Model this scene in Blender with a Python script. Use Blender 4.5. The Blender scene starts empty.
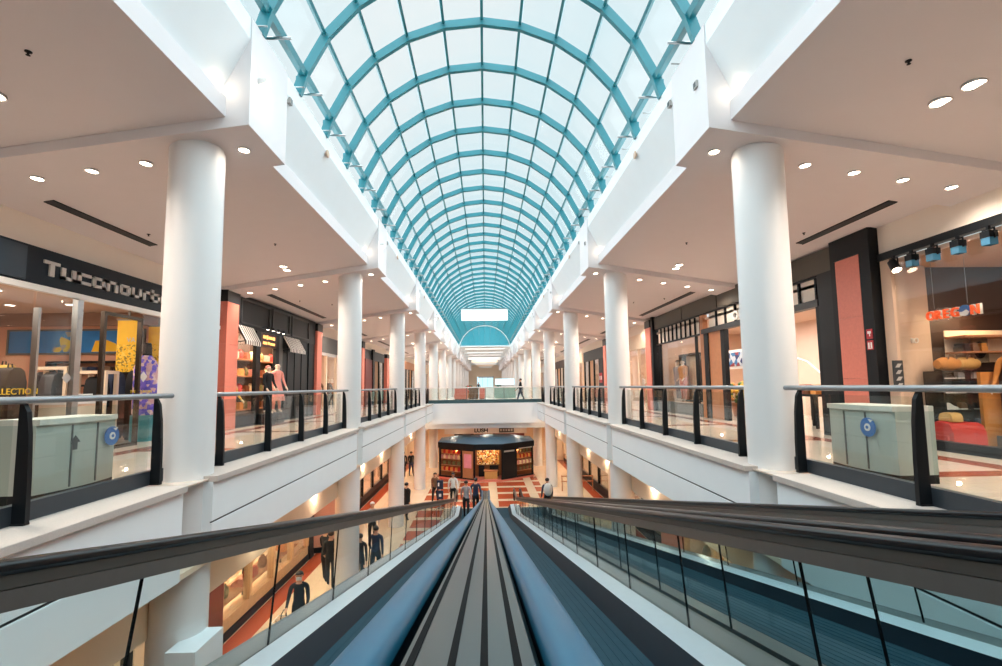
import bpy, bmesh, math, random
from mathutils import Vector, Matrix
RN = random.Random(11)
SC = bpy.context.scene
COL = SC.collection
rad = math.radians

# ------------------------------------------------------------------ materials
def lin(c):
    c = c / 255.0
    return c / 12.92 if c <= 0.04045 else ((c + 0.055) / 1.055) ** 2.4
def rgb(r, g, b):
    return (lin(r), lin(g), lin(b), 1.0)
MATS = {}
def M(name, col, rough=0.5, metal=0.0, var=0.06, scale=3.0, bump=0.0, emit=None, es=0.0, coat=0.0, spec=0.5):
    if name in MATS:
        return MATS[name]
    m = bpy.data.materials.new(name); m.use_nodes = True
    nt = m.node_tree; p = nt.nodes['Principled BSDF']
    c = rgb(*col)
    if var > 0:
        tc = nt.nodes.new('ShaderNodeTexCoord'); nz = nt.nodes.new('ShaderNodeTexNoise')
        nz.inputs['Scale'].default_value = scale; nz.inputs['Detail'].default_value = 3
        nt.links.new(tc.outputs['Object'], nz.inputs['Vector'])
        mx = nt.nodes.new('ShaderNodeMix'); mx.data_type = 'RGBA'
        mx.inputs[6].default_value = tuple(x * (1 - var) for x in c[:3]) + (1,)
        mx.inputs[7].default_value = tuple(min(1, x * (1 + var)) for x in c[:3]) + (1,)
        nt.links.new(nz.outputs['Fac'], mx.inputs[0])
        nt.links.new(mx.outputs[2], p.inputs['Base Color'])
        if bump > 0:
            b = nt.nodes.new('ShaderNodeBump'); b.inputs['Strength'].default_value = bump
            nt.links.new(nz.outputs['Fac'], b.inputs['Height']); nt.links.new(b.outputs[0], p.inputs['Normal'])
    else:
        p.inputs['Base Color'].default_value = c
    p.inputs['Roughness'].default_value = rough
    p.inputs['Metallic'].default_value = metal
    p.inputs['Specular IOR Level'].default_value = spec
    if coat: p.inputs['Coat Weight'].default_value = coat
    if emit:
        p.inputs['Emission Color'].default_value = rgb(*emit); p.inputs['Emission Strength'].default_value = es
    MATS[name] = m
    return m

def glass_mat(name, tint, refl=1.0, rough=0.02, edge=None):
    m = bpy.data.materials.new(name); m.use_nodes = True
    nt = m.node_tree; nt.nodes.clear()
    o = nt.nodes.new('ShaderNodeOutputMaterial'); t = nt.nodes.new('ShaderNodeBsdfTransparent')
    g = nt.nodes.new('ShaderNodeBsdfGlossy'); mx = nt.nodes.new('ShaderNodeMixShader')
    f = nt.nodes.new('ShaderNodeLayerWeight'); f.inputs['Blend'].default_value = 0.5
    pw = nt.nodes.new('ShaderNodeMath'); pw.operation = 'POWER'; pw.inputs[1].default_value = 5.0
    mu = nt.nodes.new('ShaderNodeMath'); mu.operation = 'MULTIPLY_ADD'; mu.inputs[1].default_value = 0.9 * refl; mu.inputs[2].default_value = 0.035 * refl
    nt.links.new(f.outputs['Facing'], pw.inputs[0])
    nz = nt.nodes.new('ShaderNodeTexNoise'); nz.inputs['Scale'].default_value = 1.5
    mc = nt.nodes.new('ShaderNodeMix'); mc.data_type = 'RGBA'
    mc.inputs[6].default_value = tuple(x * 0.98 for x in tint) + (1,); mc.inputs[7].default_value = tuple(tint) + (1,)
    nt.links.new(nz.outputs['Fac'], mc.inputs[0]); nt.links.new(mc.outputs[2], t.inputs['Color'])
    g.inputs['Roughness'].default_value = rough; g.inputs['Color'].default_value = (1, 1, 1, 1)
    nt.links.new(pw.outputs[0], mu.inputs[0]); nt.links.new(mu.outputs[0], mx.inputs[0])
    nt.links.new(t.outputs[0], mx.inputs[1]); nt.links.new(g.outputs[0], mx.inputs[2])
    nt.links.new(mx.outputs[0], o.inputs['Surface'])
    MATS[name] = m
    return m

WHITE = M('white_plaster', (236, 240, 242), 0.65, var=0.02)
CEILM = M('ceiling_paint', (226, 221, 222), 0.8, var=0.02)
COLM = M('column_paint', (226, 225, 224), 0.42, var=0.025, scale=2)
STONE = M('granite_ledge', (196, 184, 176), 0.55, var=0.14, scale=60)
TEAL = M('teal_steel', (36, 128, 140), 0.4, var=0.06, scale=2)
BLACK = M('black_metal', (14, 18, 22), 0.45, var=0.1, spec=0.25)
BLACKP = M('black_panel', (22, 25, 29), 0.42, var=0.12, spec=0.3)
CHAR = M('charcoal_panel', (52, 54, 57), 0.5, var=0.1)
OLIVE = M('olive_brown_panel', (74, 70, 62), 0.55, var=0.1)
STEEL = M('brushed_steel', (176, 178, 178), 0.28, 1.0, var=0.08, scale=20)
STEELD = M('dark_steel', (112, 113, 112), 0.42, 0.8, var=0.08, scale=20)
GUIDE = M('guide_grey', (86, 84, 80), 0.5, 0.4, var=0.1)
CHROME = M('chrome', (205, 205, 205), 0.12, 1.0, var=0.02)
RUBBER = M('black_rubber', (9, 12, 16), 0.28, var=0.05, spec=0.2)
SKYRUB = M('sky_tint_rubber', (14, 84, 112), 0.36, var=0.1, spec=0.2)  # black rubber with the blue reflection of the skylight put into its colour
SEAM = M('seam_black', (7, 9, 11), 0.8, var=0.05, spec=0.1)
DECKS = M('polished_deck', (196, 212, 220), 0.34, 0.55, var=0.05, scale=14)
TERRA = M('terracotta_stone', (208, 120, 102), 0.4, var=0.12, scale=25)
TERRAP = M('polished_pink_stone', (196, 118, 102), 0.3, var=0.12, scale=25)
DKRED = M('oxblood_panel', (110, 40, 34), 0.45, var=0.1)
WOODM = M('orange_wood', (178, 120, 82), 0.5, var=0.16, scale=8)
CREAM = M('cream_wall', (236, 214, 188), 0.6, var=0.04)
PINKW = M('salmon_wall', (214, 160, 134), 0.6, var=0.05)
BEIGE = M('beige_wall', (212, 182, 158), 0.55, var=0.05)
DKBROWN = M('dark_brown_wood', (62, 40, 30), 0.5, var=0.18, scale=6)
BLUEP = M('blue_sky_print', (36, 120, 190), 0.5, var=0.3, scale=2)
YELL = M('yellow_print', (238, 186, 30), 0.5, var=0.1, scale=4)
LETW = M('white_letters', (232, 230, 226), 0.5, var=0.02)
LETG = M('grey_letters', (186, 182, 178), 0.5, var=0.02)
LETY = M('yellow_letters', (214, 180, 40), 0.5, var=0.02)
NAVY = M('sign_navy', (12, 24, 34), 0.5, var=0.1, spec=0.25)
GREYB = M('grey_sign_band', (96, 96, 94), 0.55, var=0.06)
LAMPE = M('lamp_lens', (255, 240, 220), 0.4, var=0, emit=(255, 232, 205), es=14)
LAMPW = M('shop_lamp_lens', (255, 245, 230), 0.4, var=0, emit=(255, 240, 222), es=9)
WARMSIGN = M('lit_amber_sign', (255, 190, 110), 0.4, var=0.25, scale=9, emit=(255, 170, 90), es=1.6)
ORANGE = M('orange_lit_letters', (240, 96, 30), 0.4, var=0.1, emit=(240, 86, 24), es=0.35)
BLUEB = M('blue_emblem', (36, 104, 176), 0.45, var=0.08)
BINM = M('bin_frosted_panel', (170, 180, 172), 0.35, var=0.04)
TREAD = M('pallet_metal', (28, 58, 70), 0.7, spec=0.12, var=0.12, scale=8)
SKIRT = M('skirt_panel', (18, 32, 42), 0.55, var=0.1, spec=0.25)
DECK = M('deck_cover_metal', (42, 60, 63), 0.3, 0.6, var=0.1, scale=12)
WINBLUE = M('far_window_glow', (190, 226, 240), 0.3, var=0.05, emit=(196, 232, 246), es=0.9)
SKIN = M('skin', (198, 150, 122), 0.5, var=0.05, scale=12)
HAIRD = M('dark_hair', (32, 24, 20), 0.5, var=0.2, scale=30)
CLOTHK = M('black_cloth', (20, 21, 25), 0.85, var=0.2, scale=14)
CLOTHN = M('navy_cloth', (32, 44, 70), 0.85, var=0.2, scale=14)
CLOTHG = M('grey_cloth', (150, 152, 158), 0.85, var=0.15, scale=14)
CLOTHW = M('white_cloth', (222, 220, 216), 0.85, var=0.08, scale=14)
CLOTHR = M('red_cloth', (196, 48, 40), 0.8, var=0.2, scale=10)
CLOTHO = M('orange_cloth', (196, 128, 60), 0.8, var=0.2, scale=10)
CLOTHP = M('pink_cloth', (222, 150, 140), 0.8, var=0.15, scale=10)
CLOTHB = M('brown_cloth', (112, 84, 62), 0.8, var=0.2, scale=10)
CLOTHY = M('yellow_cloth', (206, 168, 60), 0.8, var=0.2, scale=10)
MANNQ = M('mannequin_skin', (226, 208, 190), 0.4, var=0.03)
SHOE = M('shoe_dark', (26, 24, 24), 0.5, var=0.1)
GREEN = M('leaf_green', (66, 98, 44), 0.6, var=0.35, scale=14)
PINKP = M('pink_poster', (226, 150, 170), 0.5, var=0.2, scale=5)
SLATE = M('slate_roof', (74, 98, 116), 0.5, var=0.1, scale=3)
CARD = M('cardboard', (206, 160, 92), 0.7, var=0.12, scale=10)
FIRE = M('fire_red', (176, 34, 44), 0.45, var=0.05)
GOODS = [M('goods_amber', (222, 150, 70), 0.6, var=0.3, scale=20), M('goods_cream', (238, 214, 170), 0.6, var=0.2, scale=20),
         M('goods_brown', (120, 66, 36), 0.6, var=0.3, scale=20), CLOTHR, M('goods_rose', (206, 140, 130), 0.6, var=0.2, scale=20),
         M('goods_olive', (110, 104, 60), 0.6, var=0.2, scale=20)]
RAILG = glass_mat('railing_glass', (0.93, 0.97, 0.955), 1.0)
SHOPG = glass_mat('shop_glass', (0.95, 0.96, 0.96), 1.0)
WALKG = glass_mat('walkway_glass', (0.91, 0.97, 0.975), 0.55)
SKYG = glass_mat('skylight_glass', (0.86, 0.95, 0.97), 0.6, 0.15)

def stripe_floor(name, base, band, border, lower=False):
    m = bpy.data.materials.new(name); m.use_nodes = True
    nt = m.node_tree; p = nt.nodes['Principled BSDF']; p.inputs['Roughness'].default_value = 0.16
    tc = nt.nodes.new('ShaderNodeTexCoord'); sx = nt.nodes.new('ShaderNodeSeparateXYZ')
    nt.links.new(tc.outputs['Object'], sx.inputs[0])
    def mth(op, a, b=None):
        n = nt.nodes.new('ShaderNodeMath'); n.operation = op
        for i, v in enumerate((a, b)):
            if v is None: continue
            if isinstance(v, (int, float)): n.inputs[i].default_value = v
            else: nt.links.new(v, n.inputs[i])
        return n.outputs[0]
    def mixc(f, a, b):
        n = nt.nodes.new('ShaderNodeMix'); n.data_type = 'RGBA'
        nt.links.new(f, n.inputs[0])
        for i, v in ((6, a), (7, b)):
            if isinstance(v, tuple): n.inputs[i].default_value = v
            else: nt.links.new(v, n.inputs[i])
        return n.outputs[2]
    ax = mth('ABSOLUTE', sx.outputs[0]); y = sx.outputs[1]
    nz = nt.nodes.new('ShaderNodeTexNoise'); nz.inputs['Scale'].default_value = 30; nt.links.new(tc.outputs['Object'], nz.inputs['Vector'])
    bt = nt.nodes.new('ShaderNodeTexBrick'); bt.offset = 0; bt.inputs['Scale'].default_value = 1.0
    bt.inputs['Brick Width'].default_value = 0.6; bt.inputs['Row Height'].default_value = 0.6; bt.inputs['Mortar Size'].default_value = 0.006
    b1 = rgb(*base); bt.inputs['Color1'].default_value = b1; bt.inputs['Color2'].default_value = tuple(c * 0.93 for c in b1[:3]) + (1,)
    bt.inputs['Mortar'].default_value = tuple(c * 0.75 for c in b1[:3]) + (1,)
    nt.links.new(tc.outputs['Object'], bt.inputs['Vector'])
    c = bt.outputs['Color']
    if not lower:
        f1 = mth('LESS_THAN', mth('ABSOLUTE', mth('SUBTRACT', ax, 4.55)), 0.22)
        f2 = mth('LESS_THAN', mth('ABSOLUTE', mth('SUBTRACT', ax, 6.9)), 0.18)
        f3 = mth('LESS_THAN', mth('MODULO', mth('ADD', y, 21.0), 3.825), 0.34)
        f3 = mth('MULTIPLY', f3, mth('GREATER_THAN', ax, 5.0)); f3 = mth('MULTIPLY', f3, mth('LESS_THAN', ax, 6.9))
        f = mth('MAXIMUM', f1, mth('MAXIMUM', f2, f3))
    else:
        f1 = mth('LESS_THAN', mth('ABSOLUTE', mth('SUBTRACT', ax, 6.15)), 0.26)
        f4 = mth('LESS_THAN', ax, 3.4)
        g1 = mth('GREATER_THAN', mth('MODULO', mth('ADD', y, 50.0), 1.7), 0.45)
        g2 = mth('GREATER_THAN', mth('MODULO', mth('ADD', sx.outputs[0], 20.55), 2.3), 0.5)
        f4 = mth('MULTIPLY', f4, mth('MULTIPLY', g1, g2))
        f = mth('MAXIMUM', f1, f4)
    c = mixc(f, c, rgb(*band))
    mm = nt.nodes.new('ShaderNodeMix'); mm.data_type = 'RGBA'; mm.blend_type = 'MULTIPLY'; mm.inputs[0].default_value = 0.25
    nt.links.new(c, mm.inputs[6]); nt.links.new(nz.outputs['Color'], mm.inputs[7])
    nt.links.new(mm.outputs[2], p.inputs['Base Color'])
    return m
FLOORU = stripe_floor('polished_floor_tiles', (230, 212, 196), (166, 92, 72), None)
FLOORL = stripe_floor('lower_floor_tiles', (240, 212, 180), (186, 84, 52), None, True)

def stripes_mat(name, c1, c2, scale, axis=0):
    m = bpy.data.materials.new(name); m.use_nodes = True
    nt = m.node_tree; p = nt.nodes['Principled BSDF']; p.inputs['Roughness'].default_value = 0.6
    tc = nt.nodes.new('ShaderNodeTexCoord'); w = nt.nodes.new('ShaderNodeTexWave'); w.bands_direction = 'XYZ'[axis]
    w.inputs['Scale'].default_value = scale; r = nt.nodes.new('ShaderNodeValToRGB'); r.color_ramp.interpolation = 'CONSTANT'
    r.color_ramp.elements[0].color = rgb(*c1); r.color_ramp.elements[1].color = rgb(*c2); r.color_ramp.elements[1].position = 0.5
    nt.links.new(tc.outputs['Object'], w.inputs['Vector']); nt.links.new(w.outputs['Color'], r.inputs[0]); nt.links.new(r.outputs[0], p.inputs['Base Color'])
    return m
AWN = stripes_mat('awning_stripes', (236, 228, 220), (40, 38, 40), 2.2, 1)
def speckle_mat(name, cols, scale, es=0.0):
    m = bpy.data.materials.new(name); m.use_nodes = True
    nt = m.node_tree; p = nt.nodes['Principled BSDF']; p.inputs['Roughness'].default_value = 0.6
    tc = nt.nodes.new('ShaderNodeTexCoord'); v = nt.nodes.new('ShaderNodeTexVoronoi'); v.inputs['Scale'].default_value = scale
    r = nt.nodes.new('ShaderNodeValToRGB'); r.color_ramp.interpolation = 'CONSTANT'
    e = r.color_ramp.elements
    for i, c in enumerate(cols):
        if i < 2: el = e[i]; el.position = i / len(cols)
        else: el = e.new(i / len(cols))
        el.color = rgb(*c)
    s = nt.nodes.new('ShaderNodeSeparateColor')
    nt.links.new(tc.outputs['Object'], v.inputs['Vector']); nt.links.new(v.outputs['Color'], s.inputs[0]); nt.links.new(s.outputs[0], r.inputs[0])
    nt.links.new(r.outputs[0], p.inputs['Base Color'])
    return m
YSPECK = speckle_mat('yellow_speckled_print', [(240, 190, 40), (236, 180, 20), (150, 120, 40), (240, 200, 80)], 26)
BLUEPEAK = speckle_mat('mountain_print', [(60, 120, 170), (200, 180, 60), (150, 150, 140), (60, 130, 190)], 7)
COLAP = speckle_mat('drink_print', [(214, 170, 180), (90, 80, 200), (120, 100, 220), (230, 200, 200)], 12)
REDIN = speckle_mat('red_display_print', [(190, 40, 30), (230, 120, 60), (120, 30, 24), (240, 190, 140)], 4)

# ------------------------------------------------------------------ mesh builder
LOC = {}
class MB:
    def __init__(s): s.v = []; s.f = []
    def add(s, vs, fs):
        n = len(s.v); s.v += [tuple(v) for v in vs]; s.f += [tuple(i + n for i in f) for f in fs]; return s
    def box(s, x0, x1, y0, y1, z0, z1):
        if x0 > x1: x0, x1 = x1, x0
        if y0 > y1: y0, y1 = y1, y0
        return s.add([(x0,y0,z0),(x1,y0,z0),(x1,y1,z0),(x0,y1,z0),(x0,y0,z1),(x1,y0,z1),(x1,y1,z1),(x0,y1,z1)],
                     [(3,2,1,0),(4,5,6,7),(0,1,5,4),(1,2,6,5),(2,3,7,6),(3,0,4,7)])
    def prism(s, pts, axis, a0, a1):
        n = len(pts)
        def mk(p, a):
            return {'x': (a, p[0], p[1]), 'y': (p[0], a, p[1]), 'z': (p[0], p[1], a)}[axis]
        vs = [mk(p, a0) for p in pts] + [mk(p, a1) for p in pts]
        fs = [tuple(range(n))[::-1], tuple(range(n, 2 * n))] + [(i, (i + 1) % n, n + (i + 1) % n, n + i) for i in range(n)]
        return s.add(vs, fs)
    def tube(s, path, r, n=8, cap=True):
        path = [Vector(p) for p in path]; k = len(path); rs = r if isinstance(r, (list, tuple)) else [r] * k
        vs = []; up = None
        for i, p in enumerate(path):
            t = (path[min(i + 1, k - 1)] - path[max(i - 1, 0)]).normalized()
            if up is None: up = Vector((0, 0, 1)) if abs(t.z) < 0.9 else Vector((0, 1, 0))
            a = t.cross(up).normalized(); b = a.cross(t).normalized(); up = b
            for j in range(n):
                q = 2 * math.pi * j / n; vs.append(p + (a * math.cos(q) + b * math.sin(q)) * rs[i])
        fs = [(i * n + j, i * n + (j + 1) % n, (i + 1) * n + (j + 1) % n, (i + 1) * n + j) for i in range(k - 1) for j in range(n)]
        if cap: fs += [tuple(range(n))[::-1], tuple(range((k - 1) * n, k * n))]
        return s.add(vs, fs)
    def lathe(s, prof, c=(0, 0, 0), n=24, sx=1, sy=1, cap=True):
        vs = [(c[0] + r * math.cos(2*math.pi*j/n) * sx, c[1] + r * math.sin(2*math.pi*j/n) * sy, c[2] + z) for r, z in prof for j in range(n)]
        k = len(prof)
        fs = [(i*n+j, i*n+(j+1)%n, (i+1)*n+(j+1)%n, (i+1)*n+j) for i in range(k-1) for j in range(n)]
        if cap: fs += [tuple(range(n))[::-1], tuple(range((k-1)*n, k*n))]
        return s.add(vs, fs)
    def ball(s, c, rx, ry=None, rz=None, n=12, m=7):
        ry = ry or rx; rz = rz or rx
        pr = [(math.sin(math.pi*i/m), -math.cos(math.pi*i/m)) for i in range(1, m)]
        vs = [(c[0]+r*rx*math.cos(2*math.pi*j/n), c[1]+r*ry*math.sin(2*math.pi*j/n), c[2]+z*rz) for r, z in pr for j in range(n)]
        vs += [(c[0], c[1], c[2]-rz), (c[0], c[1], c[2]+rz)]; b = len(vs)-2; k = m-1
        fs = [(i*n+j, i*n+(j+1)%n, (i+1)*n+(j+1)%n, (i+1)*n+j) for i in range(k-1) for j in range(n)]
        fs += [(b, (j+1)%n, j) for j in range(n)] + [(b+1, (k-1)*n+j, (k-1)*n+(j+1)%n) for j in range(n)]
        return s.add(vs, fs)
    def sweep(s, prof, path, x0=0.0):
        # prof: list of (dx, dn); path: list of (y, z); dn is measured along the path normal
        k = len(path); n = len(prof); vs = []
        for i, (y, z) in enumerate(path):
            a = path[max(i-1, 0)]; b = path[min(i+1, k-1)]
            ty, tz = b[0]-a[0], b[1]-a[1]; l = math.hypot(ty, tz) or 1; ny, nz = -tz/l, ty/l
            vs += [(x0+dx, y+dn*ny, z+dn*nz) for dx, dn in prof]
        fs = [(i*n+j, i*n+(j+1)%n, (i+1)*n+(j+1)%n, (i+1)*n+j) for i in range(k-1) for j in range(n)]
        fs += [tuple(range(n))[::-1], tuple(range((k-1)*n, k*n))]
        return s.add(vs, fs)
    def xf(s, mat):
        s.v = [tuple(mat @ Vector(v)) for v in s.v]; return s
    def build(s, name, mat, parent=None, smooth=False, bevel=0.0, origin=None):
        o = Vector(LOC[parent.name]) if parent else Vector(origin or (0, 0, 0))
        bm = bmesh.new()
        vs = [bm.verts.new(Vector(v) - o) for v in s.v]
        for f in s.f:
            try: bm.faces.new([vs[i] for i in f])
            except ValueError: pass
        bmesh.ops.recalc_face_normals(bm, faces=bm.faces)
        if bevel > 0:
            es = [e for e in bm.edges if len(e.link_faces) == 2 and e.calc_face_angle(0) > 0.5]
            bmesh.ops.bevel(bm, geom=es, offset=bevel, segments=2, affect='EDGES', profile=0.7, clamp_overlap=True)
        me = bpy.data.meshes.new(name); bm.to_mesh(me); bm.free()
        me.materials.append(mat)
        if smooth:
            for p in me.polygons: p.use_smooth = True
            try: me.set_sharp_from_angle(angle=rad(40))
            except Exception: pass
        ob = bpy.data.objects.new(name, me); COL.objects.link(ob)
        if parent: ob.parent = parent
        else: ob.location = o
        LOC[ob.name] = tuple(o)
        return ob
def bx(*a): return MB().box(*a)
def tag(o, label=None, cat=None, group=None, kind=None):
    if label: o['label'] = label
    if cat: o['category'] = cat
    if group: o['group'] = group
    if kind: o['kind'] = kind
    return o
def thing(name, label, cat, loc=(0, 0, 0), group=None, kind=None):
    o = bpy.data.objects.new(name, None); COL.objects.link(o); o.location = loc; o.empty_display_size = 0.2
    LOC[o.name] = tuple(loc)
    return tag(o, label, cat, group, kind)
def struct(name, mb, mat, **k):
    return tag(mb.build(name, mat, **k), kind='structure')
def single(name, mb, mat, label, cat, group=None, origin=None, **k):
    return tag(mb.build(name, mat, origin=origin, **k), label, cat, group)
def dup(o, loc=None, rotz=None, label=None, parent=None, group=None):
    c = o.copy(); COL.objects.link(c); LOC[c.name] = LOC[o.name]
    if parent is not None: c.parent = parent
    if loc is not None: c.location = loc; LOC[c.name] = tuple(loc)
    if rotz is not None: c.rotation_euler = (0, 0, rotz)
    if label: c['label'] = label
    if group: c['group'] = group
    for ch in list(o.children): dup(ch, parent=c)
    return c
DG = None
def text(body, size, depth, mat, name, parent=None, loc=(0, 0, 0), rot=(0, 0, 0), bold=0.0, sx=1.0, align='LEFT'):
    cu = bpy.data.curves.new(name, 'FONT'); cu.body = body; cu.size = size; cu.extrude = depth; cu.offset = bold; cu.align_x = align
    t = bpy.data.objects.new(name + '_tmp', cu); COL.objects.link(t)
    dg = bpy.context.evaluated_depsgraph_get(); me = bpy.data.meshes.new_from_object(t.evaluated_get(dg))
    bpy.data.objects.remove(t); bpy.data.curves.remove(cu)
    me.materials.clear(); me.materials.append(mat)
    o = bpy.data.objects.new(name, me); COL.objects.link(o)
    from mathutils import Euler
    mt = Matrix.Translation(Vector(loc)) @ Euler(rot).to_matrix().to_4x4() @ Matrix.Diagonal((sx, 1, 1, 1))
    if parent: o.parent = parent; mt = Matrix.Translation(-Vector(LOC[parent.name])) @ mt
    me.transform(mt); LOC[o.name] = LOC[parent.name] if parent else (0, 0, 0)
    return o
ROT_L = (rad(90), 0, rad(90))    # lettering on the left wall, read towards +Y
ROT_R = (rad(90), 0, rad(-90))   # lettering on the right wall
ROT_F = (rad(90), 0, 0)          # lettering facing the camera side
def light(kind, name, loc, energy, color=(1, 0.86, 0.72), size=0.2, rot=(0, 0, 0), spot=150, blend=0.9, sy=None):
    l = bpy.data.lights.new(name, kind); l.energy = energy; l.color = color
    if kind == 'AREA':
        l.size = size
        if sy: l.shape = 'RECTANGLE'; l.size_y = sy
    else: l.shadow_soft_size = size
    if kind == 'SPOT': l.spot_size = rad(spot); l.spot_blend = blend
    o = bpy.data.objects.new(name, l); COL.objects.link(o); o.location = loc; o.rotation_euler = rot
    return o
WARM = (1.0, 0.88, 0.76)
ORD = ['first', 'second', 'third', 'fourth', 'fifth', 'sixth', 'seventh', 'eighth', 'ninth', 'tenth', 'eleventh', 'twelfth', 'thirteenth', 'fourteenth']
SIDE = {-1: 'left', 1: 'right'}

# ------------------------------------------------------------------ layout constants
XC, Y0, SP, RC = 4.05, 6.71, 7.78, 0.343      # columns
XF, XW = 3.6, 7.65                            # balcony face, upper shop fronts
LZ, XL = -5.0, 6.5                            # lower floor, lower shop fronts
YB, YEND, YBACK = 33.2, 112.0, -9.0
def ycol(k): return Y0 + SP * k
def zbay(x): return 4.795 - 0.155 * (x - 3.43)
def zbeam(x): return 4.69 - 0.15 * (x - 3.12)
def ybm(k): return ycol(k) + 0.11

# ------------------------------------------------------------------ setting
for s in (-1, 1):
    nm = SIDE[s]
    # upper walkway slab
    m = MB().prism([(s*(XF+0.06), -0.02), (s*14.5, -0.02), (s*14.5, 0.0), (s*(XF+0.06), 0.0)], 'y', YBACK, YB + 2)
    struct('floor', m, FLOORU)
    # balcony face: one run of panels between each pair of columns, with a groove halfway down
    m = MB(); led = MB(); grv = MB()
    for k in range(-2, 4):
        a = ycol(k) - 0.12 if k > -2 else YBACK; b = ycol(k + 1) - 0.75
        if k == 3: b = YB + 0.3
        m.prism([(s*XF, -0.04), (s*XF, -0.545), (s*(XF+.02), -0.55), (s*(XF+.02), -0.575), (s*XF, -0.58), (s*XF, -1.07), (s*(XF+0.75), -1.07), (s*(XF+0.75), -0.04)], 'y', a, b)
        led.box(s*(XF-0.05), s*(XF+0.5), a, b, -0.04, 0.035)
        grv.box(s*(XF+0.012), s*(XF+0.03), a, b, -0.572, -0.552)
    o = struct('wall_%s' % nm, m, WHITE); grv.build('groove', CHAR, o)
    struct('trim_%d' % (1 if s < 0 else 2), led, STONE, bevel=0.008)
    # slab edge between columns behind the panels, lower beam, lower ceiling
    struct('ceiling', MB().box(s*4.0, s*14.5, YBACK, YB + 7, -0.3, -0.03).box(s*4.25, s*4.55, YBACK, 40, -1.93, -0.3).box(s*4.55, s*6.8, YBACK, 40, -1.95, -1.87).box(s*3.7, s*4.3, YBACK, YB, -1.12, -1.05), CREAM)
    # upper ceiling: bays, beams, wall band with cove, sloping clerestory wall
    m = MB(); bm_ = MB()
    for k in range(-2, 14):
        a, b = ybm(k) + 0.585, ybm(k + 1) - 0.585
        if k == -2: a = YBACK
        m.prism([(s*3.43, zbay(3.43)), (s*7.75, zbay(7.75)), (s*7.75, 4.95), (s*3.55, 4.95), (s*3.55, 5.07), (s*3.43, 5.07)], 'y', a, b)
        if k > -2:
            bm_.prism([(s*3.12, zbeam(3.12)), (s*7.75, zbeam(7.75)), (s*7.75, 4.95), (s*3.75, 4.95), (s*3.75, 6.2), (s*3.115, 6.2)], 'y', ybm(k) - 0.585, ybm(k) + 0.585)
    struct('ceiling', m, CEILM); struct('ceiling', bm_, CEILM)
    m = MB().prism([(s*3.62, 4.9), (s*3.135, 5.9), (s*3.135, 6.2), (s*3.9, 6.2), (s*4.1, 4.9)], 'y', YBACK, YEND)
    struct('wall_%s' % nm, m, WHITE)
    # white wall over the shop signs and the deep walls around the shops
    struct('wall_%s' % nm, MB().box(s*XW, s*(XW+0.1), YBACK, YEND, 3.58, 4.97), M('soffit_wall', (238, 226, 212), 0.7, var=0.03))
    struct('wall_%s' % nm, MB().box(s*14.5, s*14.65, YBACK, YEND, -5.2, 4.9), BEIGE)
    struct('ceiling', MB().box(s*XW, s*14.6, YBACK, YEND, 3.36, 3.44), M('shop_ceiling', (206, 180, 160), 0.8, var=0.02))
    struct('wall_%s' % nm, MB().box(s*9.6, s*9.7, YBACK, 41, LZ, -1.8), CREAM)
# inner face and underside of the far floor (the bridge) and the floor beyond it
struct('floor', MB().box(-14.5, 14.5, YB + 2, YEND, -0.02, 0.0).box(-XF-.2, XF+.2, YB + 0.05, YB + 2, -0.02, 0.0), FLOORU)
m = MB().box(-XF-0.2, XF+0.2, YB, YB + 0.6, -1.36, 0.02).box(-4.3, 4.3, YB + 0.6, YB + 7, -0.5, -0.03).box(-4.3, 4.3, YB + 0.35, YB + 0.65, -1.72, -1.3)
struct('wall_far', m, WHITE)
struct('ceiling', MB().box(-6.6, 6.6, YB + 0.65, 40.2, -1.72, -1.6), CREAM)
struct('floor', MB().box(-11.3, 11.3, YBACK, 41, LZ - 0.2, LZ), FLOORL)
struct('wall_far', MB().box(-11.3, 11.3, 40.4, 40.6, LZ, -0.3), CREAM)
struct('wall_back', MB().box(-14.7, 14.7, YBACK - 0.2, YBACK, LZ, 8.9), WHITE)
struct('floor', MB().box(-3.9, 3.9, YBACK, -1.2, -0.3, 0.0), FLOORU)
# far end: flat white roof with roof slots, end wall with a blue window
m = MB()
y = 60.0
while y < YEND:
    m.box(-3.6, 3.6, y, y + 3.4, 6.12, 6.26); y += 4.1 if y < 84 else 3.4
struct('ceiling', m, WHITE)
ew = struct('wall_end', MB().box(-14.7, -1.9, YEND, YEND + .2, -0.1, 6.5).box(1.9, 14.7, YEND, YEND + .2, -0.1, 6.2).box(-1.9, 1.9, YEND, YEND + .2, 3.4, 9).box(-1.9, 1.9, YEND, YEND + .2, -.1, .3), CREAM)
w2 = tag(MB().box(-1.9, 1.9, YEND + 0.08, YEND + 0.12, 0.3, 3.4).build('window_2', WINBLUE), kind='structure')
fr = MB()
for x in (-1.85, -0.6, 0.6, 1.85): fr.box(x - .04, x + .04, YEND, YEND + .1, .3, 3.4)
fr.build('window_frame', STEEL, w2)
for x in (-2.2, -1.2, 0.2, 1.4):
    pass

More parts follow.
